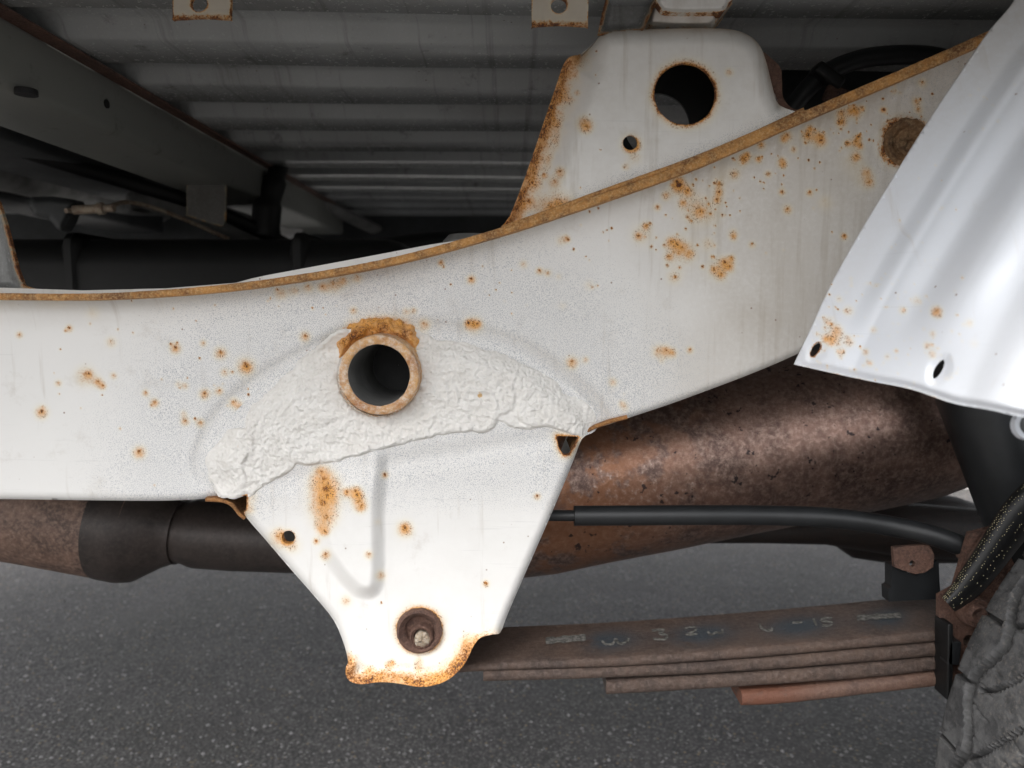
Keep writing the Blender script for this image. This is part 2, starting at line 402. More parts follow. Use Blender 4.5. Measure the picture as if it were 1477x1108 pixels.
# ------------------------------------------------------------------ ground
S = 60
g = mesh_obj("ground", [(-S, -S, 0), (S, -S, 0), (S, S, 0), (-S, S, 0)], [(0, 1, 2, 3)], M_asph, smooth=False)
tag(g, "dark grey worn asphalt under the truck", kind='structure')
rs = np.random.RandomState(3); V = []; Fc = []
for i in range(16000):
    yy = 0.75 + 1.9 * rs.rand() ** 1.3; xx = (rs.rand() * 2 - 1) * (0.9 * yy + 0.1); r = 0.0012 + 0.0028 * rs.rand() ** 2.5
    b = len(V); c = (xx, yy, r * 0.1)
    for d in ((1, 0, 0), (0, 1, 0), (-1, 0, 0), (0, -1, 0), (0, 0, 0.75)):
        V.append([c[k] + d[k] * r * (0.7 + 0.7 * rs.rand()) for k in range(3)])
    Fc += [(b, b + 1, b + 4), (b + 1, b + 2, b + 4), (b + 2, b + 3, b + 4), (b + 3, b, b + 4)]
gr = mesh_obj("grit", V, Fc, M_grit, smooth=False); tag(gr, "loose grit and stone chips lying on the asphalt", 'grit', kind='stuff')
kb = thing("daylight_kerb", "pale concrete kerb added for the bright strip beyond the truck", "daylight_kerb", (0.9, 2.9, 0))
for i in range(8):
    box_obj("daylight_kerb_stone", (-2.2 + i * 0.905, 2.90 + (0.004 if i % 2 else 0), 0.07), (0.895, 0.14, 0.20), M_kerb, kb, bev=0.012)  # added row, stands for the daylight seen beyond the truck

# ------------------------------------------------------------------ frame rail
Y0 = 0.60
rail = thing("chassis_rail", "white rust-spotted chassis rail with welded spring hanger and body mount", "chassis rail", (0, Y0, CZ))
lip = catmull([(-420, 426), (-200, 427), (0, 428), (150, 428), (300, 418), (420, 403), (560, 378), (700, 341), (830, 299), (1000, 238), (1150, 172), (1300, 108), (1410, 60), (1600, -24), (1800, -110)], 8)
bot = catmull([(-420, 716), (-200, 719), (0, 720), (150, 722), (250, 722), (320, 716), (352, 702), (480, 668), (640, 640), (800, 626), (860, 617), (900, 605), (1000, 571), (1145, 513), (1300, 430), (1500, 320), (1800, 160)], 8)
def f_lip(x): return np.interp(x, lip[:, 0], lip[:, 1])
def f_bot(x): return np.interp(x, bot[:, 0], bot[:, 1])

# spots: x, y, radius, strength
SP = [(60,593,7,1.1),(28,482,4,.9),(100,473,4,1),(134,449,8,.5),(160,492,6,.7),(123,540,11,.8),(128,539,4,1.1),(141,550,5,1),(148,556,4,1),(84,552,4,.8),
(164,541,4,.8),(253,501,6,1.1),(293,494,4,.8),(318,508,7,.95),(354,526,10,.95),(356,529,4,1.2),(324,536,5,.8),(210,566,4,.9),(223,580,5,1.05),(257,553,4,.6),
(267,556,4,.8),(295,567,6,1),(316,563,5,.9),(265,595,4,.6),(267,606,5,.95),(289,609,5,.9),(337,580,6,.9),(347,586,5,.8),(201,651,7,1.1),(223,700,3,.8),
(440,484,6,.95),(170,475,3,.9),(192,480,3,.9),(130,467,3,.9),(250,445,3,.9),(310,440,3,.9),(405,421,8,.8),(425,417,6,.7),(445,413,6,.8),(480,409,9,.8),(495,404,6,.8),(515,399,6,.8),(465,413,5,1),
(636,378,4,1),(640,385,3,.9),(680,402,5,1.1),(755,380,5,.7),(696,384,3,.9),(683,466,9,.9),(676,466,4,1.1),(689,467,4,1.1),(612,467,7,.9),(585,449,5,.7),(597,447,4,.7),(510,447,5,.8),(728,434,3,.6),
(825,521,7,1),(845,518,4,.7),(884,550,5,.8),(900,568,3,.6),(901,587,5,.6),(897,581,4,.7),(809,346,6,.6),(817,343,4,.9),(820,346,3,1),(778,390,4,1),(790,393,4,.8),(850,375,3,.7),(806,398,4,.5),(812,440,5,.4),
(850,410,6,.5),(855,414,3,1),(862,412,3,1),(949,505,7,.8),(960,505,6,1),(970,508,5,.9),(995,504,4,.9),(955,520,4,.4),
(926,335,13,.55),(921,340,4,1),(932,325,4,1),(938,322,3,1.2),(1000,300,26,.42),(1025,305,14,.42),(985,355,22,.45),(1000,290,18,.4),(1045,250,30,.35),(980,362,16,.5),(968,348,6,1),(976,352,5,1),(984,357,5,1),(965,370,4,1),(994,365,5,.9),(1035,385,14,.5),(1045,378,6,1.1),(1052,384,5,1.1),(1040,395,5,1),(1055,372,4,1),(1030,388,4,1),(972,398,8,.6),(974,399,3,1.1),(1022,350,7,.6),(1010,305,5,1.1),(992,275,5,1.1),(979,267,8,1.45),(977,262,6,1.3),(985,292,4,1),(960,281,5,.9),(948,298,4,1),(1018,286,3,1),(1034,288,4,1),(1022,294,3,1),
(1037,277,5,1),(1037,265,4,.9),(1060,250,5,.8),(1072,228,6,1.1),(1078,223,4,1.1),(1094,229,4,1.1),(1099,226,3,1.1),(1098,208,5,1),(1135,195,6,1),(1130,200,4,.9),(1165,195,7,1),(1168,185,5,.9),(1184,202,7,1.1),(1182,195,5,1),(1213,162,6,.9),(1214,176,6,1),(1226,160,5,.8),(1236,163,6,.8),(1232,157,5,1),(1238,197,4,1.1),(1234,204,5,1),(1241,210,4,1),(1222,206,4,1.1),(1244,155,4,.8),
(1290,130,4,.7),(1299,134,3,.8),(1275,158,4,1.3),(1330,118,5,.8),(1322,145,5,.9),(1325,158,5,.8),(1248,256,12,.45),(1250,248,5,.9),(1254,262,5,.9),(1230,230,14,.42),(1235,225,5,1),(1190,290,9,.5),(1168,277,4,1),(1175,243,3,1),(1136,301,5,1),(1128,276,4,1),(1128,266,3,1),(1108,250,4,.9),(1128,230,4,.8),(1130,237,4,.8),(1058,335,5,.7),(1058,341,4,.9),(1085,352,4,.8),(1128,235,5,.7),(1145,215,4,.9),(1200,335,3,.9),(1173,300,3,.6),
(875,332,3,.8),(870,335,3,.8),(760,440,3,.5),(700,420,3,.5),(1218,340,4,1.1),(1105,365,3,.7),(1130,360,3,.6)]
rs = np.random.RandomState(11)
for (cx, cy, rad, n) in ((1010, 300, 55, 26), (985, 360, 40, 16), (1050, 245, 45, 14), (1220, 190, 60, 26), (1290, 150, 50, 14), (1140, 235, 60, 14), (880, 340, 60, 8), (450, 412, 60, 14), (180, 520, 130, 16), (640, 400, 120, 10), (300, 560, 60, 8)):
    for i in range(n):
        a = rs.rand() * 6.283; q = rad * math.sqrt(rs.rand())
        SP.append((cx + math.cos(a) * q * 1.2, cy + math.sin(a) * q * .8, 1.6 + 2.0 * rs.rand(), 0.85 + .4 * rs.rand()))
def spots(x, y, L):
    a = np.zeros_like(x)
    for (cx, cy, r, s) in L:
        m = (np.abs(x - cx) < r * 3.2) & (np.abs(y - cy) < r * 3.2)
        if not m.any(): continue
        d2 = ((x[m] - cx) ** 2 + (y[m] - cy) ** 2) / (r * r)
        if s >= 0.65: a[m] = np.maximum(a[m], s * np.exp(-d2 * (2.6 if r > 4 else 1.5)))
        else: a[m] = np.maximum(a[m], s * .55 * np.exp(-d2 * 1.2))
    return a
def stains(x, y, L):
    a = np.zeros_like(x)
    for (cx, cy, r, s) in L:
        R_ = r * (1.9 if 4 <= r < 20 else (1.1 if r < 4 else 1.0)); m = (np.abs(x - cx) < R_ * 2.6) & (np.abs(y - cy) < R_ * 2.6)
        if not m.any(): continue
        d2 = ((x[m] - cx) ** 2 + ((y[m] - cy - .15 * R_)) ** 2) / (R_ * R_)
        a[m] = a[m] + (1 - a[m]) * min(s * (.75 if r >= 4 else .55), .8) * np.exp(-d2 * 1.4)
    return a

def web_sd(x, y): return np.maximum(-ell(x, y, 546, 543, 52, 52), 0.93 * np.maximum(f_lip(x) - y + 2, y - f_bot(x)))
def web_h(x, y):
    t = y - f_lip(x); wd = np.interp(x, [-400, 300, 900, 1400], [46, 52, 62, 46])
    k = np.clip(1 - t / wd, 0, 1); h = 0.018 * (1 - np.sqrt(np.clip(1 - k * k, 0, 1)) )  # cove running forward into the lip
    b = f_bot(x) - y; k2 = np.clip(1 - b / 12.0, 0, 1); h = h - 0.007 * (1 - np.sqrt(np.clip(1 - k2 * k2 * .98, 0, 1)))
    h = h + 0.0007 * (noise2(x, y, 60, 5, 2) - .5)
    h = h - 0.0022 * np.exp(-((d_poly(x, y, ARC) - 16) / 9.0) ** 2)
    d = ell(x, y, 1306, 206, 34, 34)          # pressed ring round the boss
    h = h + 0.003 * np.exp(-(d / 6.0) ** 2)
    return h
def web_surf(x, y, s): return P(x, y, Y0 - web_h(x, y))
def web_attr(x, y, s):
    r = spots(x, y, SP)
    t = y - f_lip(x)
    edge = np.exp(-np.clip(t - 6, 0, 99) / 5.0) * (0.35 + 0.5 * noise2(x, y, 16, 9, 2))
    r = np.maximum(r, edge * (0.5 + 0.5 * sstep(300, 800, x)))
    d = np.abs(ell(x, y, 1306, 206, 30, 30)); r = np.maximum(r, 1.1 * np.exp(-(np.clip(ell(x, y, 1306, 206, 34, 36), 0, 99) / 9.0)) * (0.55 + .6 * noise2(x, y, 8, 4, 2)))
    # crust above the pipe sleeve
    d2 = np.hypot((x - 550) / 62.0, (y - 520) / 50.0)
    r = np.maximum(r, 1.15 * np.exp(-np.clip(np.abs(np.hypot(x - 548, (y - 540)) - 64) - 5, 0, 99) / 8.0) * sstep(515, 490, y))
    r = np.maximum(r, 0.42 * np.exp(-((x - 590) / 18) ** 2 - ((y - 480) / 22) ** 2))
    dirt_shade = 0.03 + 0.36 * sstep(860, 1120, x) + 0.18 * sstep(60, 0, t) + 0.10 * sstep(560, 900, x)  # warm dirt, plus shade at right and under the lip put into the colour
    dirt_shade = dirt_shade * (0.7 + 0.6 * noise2(x, y, 90, 21, 3))
    sp = sstep(260, 60, np.abs(d_poly(x, y, ARC) )) * 1.0
    sp = np.maximum(sp, 0.55 * sstep(1150, 1350, x))
    sp = np.maximum(sp, 0.5 * sstep(60, 20, t) * sstep(250, 400, x) * sstep(760, 600, x))
    st = stains(x, y, SP); st = np.maximum(st, 1.3 * np.exp(-np.clip(np.hypot(x - 548, (y - 540)) - 72, 0, 99) / 11.0) * sstep(525, 480, y) * (.5 + noise2(x, y, 14, 77, 2)))
    st = np.maximum(st, 0.35 * sstep(30, 5, t) * noise2(x, y, 40, 78, 2))
    dirt_shade = dirt_shade + 0.22 * np.exp(-((d_poly(x, y, ARC) - 16) / 9.0) ** 2) * sstep(730, 600, y)
    return dict(rust=r, dirt_shade=dirt_shade, speck=sp, stain=st)
ARC = catmull([(318, 700), (300, 665), (330, 600), (400, 545), (480, 505), (560, 485), (660, 488), (740, 508), (800, 545), (850, 590), (862, 615)], 4)
web = plate("web_plate", M_white, rail, (-400, -110, 1760, 724), 2.0, web_sd, web_surf, 0.004, web_attr)

# rusty lip bar along the top
def ribbon_bar(name, path, yf, yb, tk, mat, parent, attrs=None):
    """flat bar: front edge follows path (px), from depth yf back to yb, thickness tk px above/below"""
    V = []; n = len(path)
    d = np.gradient(path, axis=0); d /= np.linalg.norm(d, axis=1)[:, None]; nn = np.stack([d[:, 1], -d[:, 0]], 1)
    tkk = tk if callable(tk) else (lambda x: tk)
    prof = [(-1.0, 0.0012), (-0.96, 0.0), (-0.45, -0.0009), (0.0, -0.0011), (0.5, -0.0007), (0.96, 0.0), (1.0, 0.0012)]
    rsn = np.random.RandomState(5)
    for i, p in enumerate(path):
        h = tkk(p[0]) / 2
        for (a, dy) in prof:
            q = p + nn[i] * a * h * (1 + .10 * (rsn.rand() - .5)); V.append(P(q[0], q[1], yf + dy + .0006 * (rsn.rand() - .5)))
        q1 = P(*(p + nn[i] * 1.0 * h), yf); q0 = P(*(p - nn[i] * 1.0 * h), yf)
        V.append((q1[0], yb, q1[2])); V.append((q0[0], yb, q0[2]))
    k = len(prof) + 2; Fc = []
    for i in range(n - 1):
        for j in range(k):
            a = i * k + j; b = i * k + (j + 1) % k; Fc.append((a, a + k, b + k, b))
    return mesh_obj(name, V, Fc, mat, parent, None, True, 50)
lp = catmull(lip[::4], 14)
ribbon_bar("top_flange", lp, Y0 - 0.0215, Y0 + 0.004, lambda x: np.interp(x, [0, 500, 1000, 1400], [10, 10.5, 13, 15]), M_rustedge, rail)
lp2 = catmull([(724, 329), (800, 302), (870, 276), (1000, 229), (1100, 187), (1160, 158)], 14)
ribbon_bar("bracket_weld_flange", lp2, Y0 - 0.020, Y0 + 0.01, 6.5, M_rustedge, rail)
# inner channel seen above the lip
inr = [(-420, 412), (0, 415), (120, 419), (240, 416), (340, 408), (362, 402), (385, 397), (520, 372), (620, 353), (672, 345), (700, 340), (720, 345), (560, 395), (380, 425), (0, 445), (-420, 445)]
plate("inner_channel", M_white, rail, (-400, 335, 730, 450), 3.0, lambda x, y: sd_poly(x, y, inr),
      lambda x, y, s: P(x, y, Y0 + 0.012 + 0.0 * s), 0.06, lambda x, y, s: dict(rust=0 * x, dirt_shade=0.35 * sstep(400, 340, x), speck=0 * x))
# small grey cap behind the lip
lathe("rubber_cap_plate", P(680, 372, 0.74), (0, 0, 1), [(0.0, 0.028), (0.016, 0.028), (0.022, 0.022), (0.024, 0.0001)], M_dgrey, rail, 32)
# lower return of the rail, outward turned edge behind hanger ends
for nm, pts in (("rusty_gusset_edge", [(296, 721), (318, 722), (334, 728), (345, 741), (353, 748)]), ("rusty_gusset_edge", [(905, 602), (878, 609), (850, 620), (836, 634), (826, 652)])):
    pp = catmull(pts, 5); ribbon_bar(nm, pp, Y0 - 0.003, Y0 + 0.05, 5.5, M_orangecrust, rail)
# bottom return flange (closes the channel)
bb = bot[::3]
V = []
for p in bb:
    a = P(p[0], p[1] - 1.5, Y0 + 0.006); V.append(a); V.append((a[0], Y0 + 0.075, a[2]))
mesh_obj("bottom_flange", V, [(2 * i, 2 * i + 1, 2 * i + 3, 2 * i + 2) for i in range(len(bb) - 1)], M_white, rail)
V = []
for p in lip[::3]:
    a = P(p[0], p[1] + 5, Y0 + 0.004); V.append(a); V.append((a[0], Y0 + 0.075, a[2]))
mesh_obj("top_web_return", V, [(2 * i, 2 * i + 1, 2 * i + 3, 2 * i + 2) for i in range(len(V) // 2 - 1)], M_white, rail)
V = []
for x in np.arange(-400, 1760, 30):
    a = P(x, float(f_lip(x)) + 5, Y0); b = P(x, float(f_bot(x)) - 1.5, Y0); V += [(a[0], Y0 + 0.075, a[2]), (b[0], Y0 + 0.075, b[2])]
mesh_obj("back_web", V, [(2 * i, 2 * i + 1, 2 * i + 3, 2 * i + 2) for i in range(len(V) // 2 - 1)], M_white, rail)
# rusty boss at right
bc = P(1306, 206, Y0 - 0.001)
lathe("rusty_boss", bc, (0, -1, 0), [(0.0, 0.0185), (0.004, 0.0180), (0.0055, 0.0165), (0.0035, 0.0145), (0.0030, 0.0115), (0.006, 0.0105), (0.0062, 0.0085), (0.004, 0.007), (0.0038, 0.004), (0.0045, 0.0001)], M_boss, rail, 40, 60, wob=0.09)

# ------------------------------------------------------------------ spring hanger
HG = [(302, 690), (298, 665), (312, 630), (345, 588), (400, 542), (480, 503), (560, 484), (660, 486), (740, 506), (800, 541), (848, 578), (863, 606), (858, 622), (842, 630), (835, 643), (822, 677), (795, 742), (760, 822), (733, 884), (722, 912), (712, 915), (693, 920), (682, 934), (672, 955), (654, 975), (632, 987), (605, 991), (575, 986), (548, 984), (523, 987), (507, 984), (499, 975), (499, 962), (502, 955), (497, 932), (482, 896), (455, 862), (420, 822), (385, 781), (355, 746), (352, 735), (352, 716), (340, 716), (318, 712)]
HGs = catmull(HG, 3, True)
NL = [(334, 722), (356, 714), (355, 733), (350, 741), (345, 738)]
NR = [(803, 629), (834, 630), (829, 643), (821, 656), (813, 657), (806, 645)]
def hg_sd(x, y):
    d = sd_poly(x, y, HGs)
    d = np.maximum(d, -ell(x, y, 605, 909, 32, 32)); d = np.maximum(d, -ell(x, y, 416, 775, 9.5, 9.5))
    d = np.maximum(d, -sd_poly(x, y, NR)); d = np.maximum(d, -sd_poly(x, y, NL))
    d = np.maximum(d, -ell(x, y, 546, 545, 55, 55)); return d
SIDE_L = catmull([(355, 746), (385, 781), (420, 822), (455, 862), (482, 896), (497, 932), (502, 955)], 3)
SIDE_R = catmull([(835, 643), (822, 677), (795, 742), (760, 822), (733, 884), (722, 912)], 3)
BOTL = catmull([(714, 915), (693, 920), (682, 934), (672, 955), (654, 975), (632, 987), (605, 991), (575, 986), (548, 984), (523, 987), (507, 984), (499, 975), (499, 962)], 3)
RIB = catmull([(468, 640), (552, 640), (553, 740), (553, 820), (550, 848), (536, 862), (515, 860), (498, 846), (478, 822), (464, 796), (458, 740), (460, 690)], 4, True)
def hg_h(x, y):
    top = d_poly(x, y, ARC); inside = sd_poly(x, y, HGs)
    h = 0.011 * sstep(0, 34, top) - 0.0005
    low = sstep(690, 760, y)
    k = np.clip(1 - d_poly(x, y, SIDE_L) / 13.0, 0, 1); h -= 0.010 * (1 - np.sqrt(np.clip(1 - k * k, 0, 1)))
    k = np.clip(1 - d_poly(x, y, SIDE_R) / 13.0, 0, 1); h -= 0.010 * (1 - np.sqrt(np.clip(1 - k * k, 0, 1)))
    h += 0.008 * sstep(26, 0, d_poly(x, y, BOTL)) * sstep(905, 935, y)
    rb = sd_poly(x, y, RIB); h += 0.0105 * sstep(4, -20, rb) * sstep(640, 730, y + 0.45 * (x - 460))
    h -= 0.0022 * np.exp(-((y - 668 + (x - 560) * 0.16) / 16.0) ** 2) * sstep(330, 420, x)      # soft swage under the sealer
    h += 0.0009 * (noise2(x, y, 46, 15, 2) - .5) + 0.0003 * (noise2(x, y, 9, 16, 2) - .5)
    return h
YH = Y0 - 0.001
HS = [(467, 690, 13, .9), (470, 705, 14, 1.0), (466, 725, 14, .95), (470, 745, 12, .8), (462, 760, 6, .7), (468, 765, 5, 1), (464, 680, 7, .9), (472, 715, 6, 1.1), (500, 709, 4, 1.1), (512, 708, 6, 1), (518, 722, 8, .85), (515, 712, 6, .9), (521, 730, 6, .9), (555, 684, 4, 1.2), (584, 761, 9, .95), (584, 761, 4, 1.1), (470, 799, 6, 1), (456, 780, 4, 1.0), (470, 768, 3, 1), (532, 799, 5, .9), (549, 829, 6, .9), (499, 865, 6, .8), (550, 869, 3, .9), (701, 841, 4, 1), (775, 715, 4, .95), (779, 840, 2, .5), (400, 774, 11, .75), (422, 784, 9, .7), (406, 770, 6, .9), (545, 752, 4, .5),
      (560, 960, 6, .9), (566, 955, 4, .9), (604, 952, 6, .62), (604, 962, 6, .62), (604, 972, 6, .62), (603, 980, 8, .62), (650, 960, 12, .6), (660, 945, 10, .55), (362, 715, 8, .6), (360, 735, 6, .7), (340, 750, 6, .6)]
def hole_st(x, y, n):
    a = .95 * (.6 + .6 * n) * np.exp(-np.clip(ell(x, y, 605, 909, 32, 32), 0, 99) / 7.0)
    a = np.maximum(a, .9 * np.exp(-np.clip(ell(x, y, 414, 777, 9, 9), 0, 99) / 6.0))
    a = np.maximum(a, .85 * np.exp(-(np.clip(sd_poly(x, y, NL), 0, 99)) / 9.0)); a = np.maximum(a, .85 * np.exp(-(np.clip(sd_poly(x, y, NR), 0, 99)) / 7.0))
    return np.maximum(a, .62 * np.exp(-((x - 604 - 2 * np.sin(y * .1)) / 4.5) ** 2) * sstep(935, 945, y) * (.6 + .5 * n))
def hg_attr(x, y, s):
    r = spots(x, y, HS); n = noise2(x, y, 14, 31, 2)
    r = np.maximum(r, (0.62 + .5 * n) * sstep(34, 6, d_poly(x, y, BOTL) + 14 * (n - .5)) * sstep(900, 930, y))
    r = np.maximum(r, 0.8 * np.exp(-np.clip(ell(x, y, 605, 909, 32, 32), 0, 99) / 5.5))
    r = np.maximum(r, 0.95 * np.exp(-np.clip(ell(x, y, 416, 775, 9, 9), 0, 99) / 2.6))
    r = np.maximum(r, 1.0 * np.exp(-np.clip(sd_poly(x, y, NR), 0, 99) / 4.0)); r = np.maximum(r, 1.0 * np.exp(-np.clip(sd_poly(x, y, NL), 0, 99) / 5.0))
    r = np.maximum(r, 0.6 * np.exp(-np.clip(ell(x, y, 546, 545, 58, 58), 0, 99) / 6.0))
    r = np.maximum(r, 1.2 * np.exp(-np.clip(np.hypot(x - 548, y - 540) - 66, 0, 99) / 7.0) * sstep(515, 492, y))
    sp = sstep(120, 30, d_poly(x, y, ARC)) * .6 + 0.9 * sstep(770, 690, y)
    return dict(rust=r, dirt_shade=0.04 + 0.05 * n + 0.06 * np.exp(-((y - 668 + (x - 560) * 0.16) / 22.0) ** 2), speck=np.clip(sp, 0, 1), stain=np.maximum(np.maximum(stains(x, y, HS), hole_st(x, y, n)), .85 * sstep(44, 4, d_poly(x, y, BOTL) + 16 * (n - .5)) * sstep(890, 930, y)))
hanger = plate("spring_hanger", M_white, rail, (288, 470, 876, 1000), 2.0, hg_sd, lambda x, y, s: P(x, y, YH - hg_h(x, y)), 0.006, hg_attr)
# folded side walls of the hanger going back towards the spring
for side in (SIDE_L, SIDE_R):
    V = []
    for p in side:
        a = P(p[0], p[1], YH + 0.004); V += [a, (a[0], Y0 + 0.10, a[2])]
    mesh_obj("side_wall", V, [(2 * i, 2 * i + 1, 2 * i + 3, 2 * i + 2) for i in range(len(side) - 1)], M_white, hanger)
# back plate of the hanger
def back_pl(x, y): return np.maximum(sd_poly(x, y, HGs), 690 - y)
plate("back_plate", M_white, hanger, (330, 680, 860, 1000), 6.0, back_pl, lambda x, y, s: P(x, y, YH) + np.array([0, 0.10, 0]), 0.004)
# pivot bolt in its bush
pc = P(605, 909, YH - 0.011)
lathe("pivot_bush", pc, (0, -1, 0), [(-0.05, 0.0190), (0.0, 0.0190), (0.0035, 0.0184), (0.0045, 0.0165), (0.002, 0.0140), (0.001, 0.0128), (-0.001, 0.0118), (-0.004, 0.011), (-0.005, 0.0001)], M_browncrust, hanger, 48, 40, wob=0.035)
pc2 = P(608, 918, YH - 0.013)
lathe("pivot_bolt", pc2, (0, -1, 0), [(-0.01, 0.0098), (0.0015, 0.0098), (0.0028, 0.0086), (0.0012, 0.0078), (0.0008, 0.0065)], M_browncrust, hanger, 36, 40, wob=0.04, seed=4)
lathe("bolt_tip", P(609, 922, YH - 0.0135), (0, -1, 0), [(-0.004, 0.0068), (0.0012, 0.0066), (0.0022, 0.0052), (0.0028, 0.0028), (0.0026, 0.0001)], M_zinc, hanger, 24, 60, wob=0.12, seed=5)

# pipe sleeve through the rail
tc = P(546, 541.5, Y0 - 0.030)
ring_r = 0.0313; in_r = 0.0238
lathe("pipe_sleeve", tc, (0, -1, 0), [(-0.034, ring_r + .001), (-0.004, ring_r), (-0.0008, ring_r - 0.0006), (0.0, ring_r - 0.002), (0.0003, (ring_r + in_r) / 2), (0.0, in_r + 0.0016), (-0.0010, in_r + 0.0002)], M_ring, rail, 64, 40, wob=0.018)
lathe("pipe_bore", tc, (0, -1, 0), [(-0.0012, in_r), (-0.03, in_r - .0002), (-0.07, in_r - .0004), (-0.102, in_r - .0004)], M_dgrey, rail, 64)
lathe("bore_dark_disc", tc + np.array([0, 0.1015, 0]), (0, 1, 0), [(0, in_r), (0.001, 0.0001)], M_black, rail, 32)  # black disc paints the darkness deep in the bore
# weld crust above the sleeve
def wc_sd(x, y):
    a = np.degrees(np.arctan2(541 - y, x - 547)); r_ = np.hypot(x - 547, y - 541) + 8 * (noise2(x, y, 9, 71, 2) - .5)
    w_ = 22 * sstep(8, 55, a) * sstep(168, 128, a) + 3
    return np.maximum(np.maximum(r_ - 59 - w_ + 5 * (noise2(x, y, 5, 79) - .5), 55 - np.hypot(x - 547, y - 541)), y - 530)
def wc_surf(x, y, s):
    n = noise2(x, y, 7, 72, 2); r_ = np.hypot(x - 547, y - 541)
    return P(x, y, Y0 - web_h(x, y) - hg_h(x, y) * 0 - 0.004 - 0.0085 * sstep(-1, -14, s) * (.45 + 1.1 * n) + 0.005 * sstep(-3, 0, s))
plate("weld_crust", M_white, rail, (470, 440, 625, 535), 1.5, wc_sd, wc_surf, 0.004, lambda x, y, s: dict(rust=.25 + .95 * noise2(x, y, 11, 73, 3) - .45 * sstep(-9, 0, s), stain=np.full_like(x, .95), dirt_shade=0 * x, speck=0 * x))

# seam sealer, brushed on in overlapping strokes
ST = [([(330, 690), (322, 668), (345, 640)], 26), ([(350, 690), (400, 655), (480, 600), (520, 575)], 32), ([(395, 612), (450, 560), (500, 520)], 44), ([(442, 640), (510, 625), (600, 600), (690, 590)], 36),
      ([(600, 515), (650, 545), (705, 570)], 40), ([(640, 510), (720, 530), (790, 568)], 22), ([(690, 560), (760, 585)], 38), ([(770, 590), (800, 590), (832, 602)], 28)]
STp = [(catmull(p, 4), r) for p, r in ST]
def sl_fields(x, y):
    wx = x + 9 * (noise2(x, y, 20, 41, 2) - .5); wy = y + 9 * (noise2(x, y, 20, 43, 2) - .5)
    ds = [d_poly(wx, wy, p) - r for p, r in STp]
    return ds
def sl_sd(x, y):
    d = np.minimum.reduce(sl_fields(x, y)) + 3 * (noise2(x, y, 7, 88, 2) - .5); d = np.maximum(d, -ell(x, y, 546, 543, 57, 57))
    d = np.maximum(d, -sd_poly(x, y, NR) + 0); d = np.maximum(d, -sd_poly(x, y, NL) + 0)
    return d
def sl_surf(x, y, s):
    ds = sl_fields(x, y); h = np.zeros_like(x)
    for k, (d, amp) in enumerate(zip(ds, (.0026, .0012, .0010, .0022, .0020, .0006, .0008, .0024))):
        e = sstep(0, -6, d); rim = np.exp(-((d + 7) / 4.5) ** 2) * (0.5 + noise2(x, y, 14, 60 + k))
        h = np.maximum(h, amp * e * (0.75 + .55 * rim))
    n1 = noise2(x * 0.9 + y * .5, y - x * .2, 10, 51, 3); n2 = noise2(x, y, 5.0, 77, 2)
    cell = 1 - np.abs(2 * noise2(x + .4 * y, y * 1.2, 11, 53, 2) - 1)
    ed = sstep(0, -7, s)
    topf = sstep(14, 52, d_poly(x, y, ARC) + 8 * (n1 - .5)); h = h * (.25 + .75 * topf)
    h = h * (0.55 + .6 * n1) + ed * (0.0009 * (n1 - .35) + 0.0019 * (n2 - .4) + 0.0007 * (cell - .75))
    base = np.maximum(hg_h(x, y) + 0.001, web_h(x, y) )
    return P(x, y, Y0 - base - 0.0007 * ed - h + 0.0026 * (1 - sstep(0, -3, s) * 1.0))
plate("seam_sealer", M_sealer, rail, (280, 460, 880, 730), 1.7, sl_sd, sl_surf, 0.002,
      lambda x, y, s: dict(rust=np.maximum(spots(x, y, [(692, 570, 8, .7), (345, 645, 8, .5), (360, 705, 6, .5)]), np.exp(-np.clip(np.hypot(x - 548, y - 540) - 62, 0, 99) / 4.0) * sstep(520, 495, y))))

# ------------------------------------------------------------------ body mount bracket on the rail
BR = [(724, 330), (735, 312), (752, 270), (768, 225), (783, 180), (800, 130), (812, 95), (822, 82), (838, 78), (852, 66), (868, 50), (888, 44), (940, 42), (1000, 41), (1050, 42), (1078, 50), (1096, 66), (1106, 92), (1114, 125), (1124, 152), (1150, 165), (1100, 188), (1000, 230), (870, 278), (780, 310)]
BRs = catmull(BR, 3, True)
def br_sd(x, y):
    return np.maximum(np.maximum(sd_poly(x, y, BRs), -ell(x, y, 988, 136, 44, 44)), -ell(x, y, 909, 206, 10.5, 10.5))
BL = catmull([(724, 330), (735, 312), (752, 270), (768, 225), (783, 180), (800, 130), (812, 95), (822, 82)], 4)
BT = catmull([(838, 78), (852, 66), (868, 50), (888, 44), (940, 42), (1000, 41), (1050, 42), (1078, 50), (1096, 66), (1106, 92), (1114, 125), (1124, 152)], 4)
def br_h(x, y):
    dl = d_poly(x, y, BL); h = 0.016 - 0.016 * sstep(62, 14, dl) + 0.008 * sstep(12, 0, dl)
    k = np.clip(1 - d_poly(x, y, BT) / 24.0, 0, 1); h -= 0.020 * (1 - np.sqrt(np.clip(1 - k * k, 0, 1)))
    h += 0.0008 * (noise2(x, y, 50, 91, 2) - .5); return h
BS = [(843, 175, 9, .85), (846, 182, 6, .95), (808, 247, 6, 1), (800, 262, 6, .85), (806, 292, 18, .7), (795, 300, 12, .9), (815, 298, 8, .9), (785, 252, 4, 1), (832, 133, 4, .8), (1052, 103, 5, .8), (860, 74, 3, 1.1), (859, 108, 2.5, 1), (866, 216, 2.5, 1), (902, 240, 4, .7), (837, 271, 2.5, .9), (915, 224, 9, .6), (768, 263, 8, 1), (763, 290, 9, 1)]
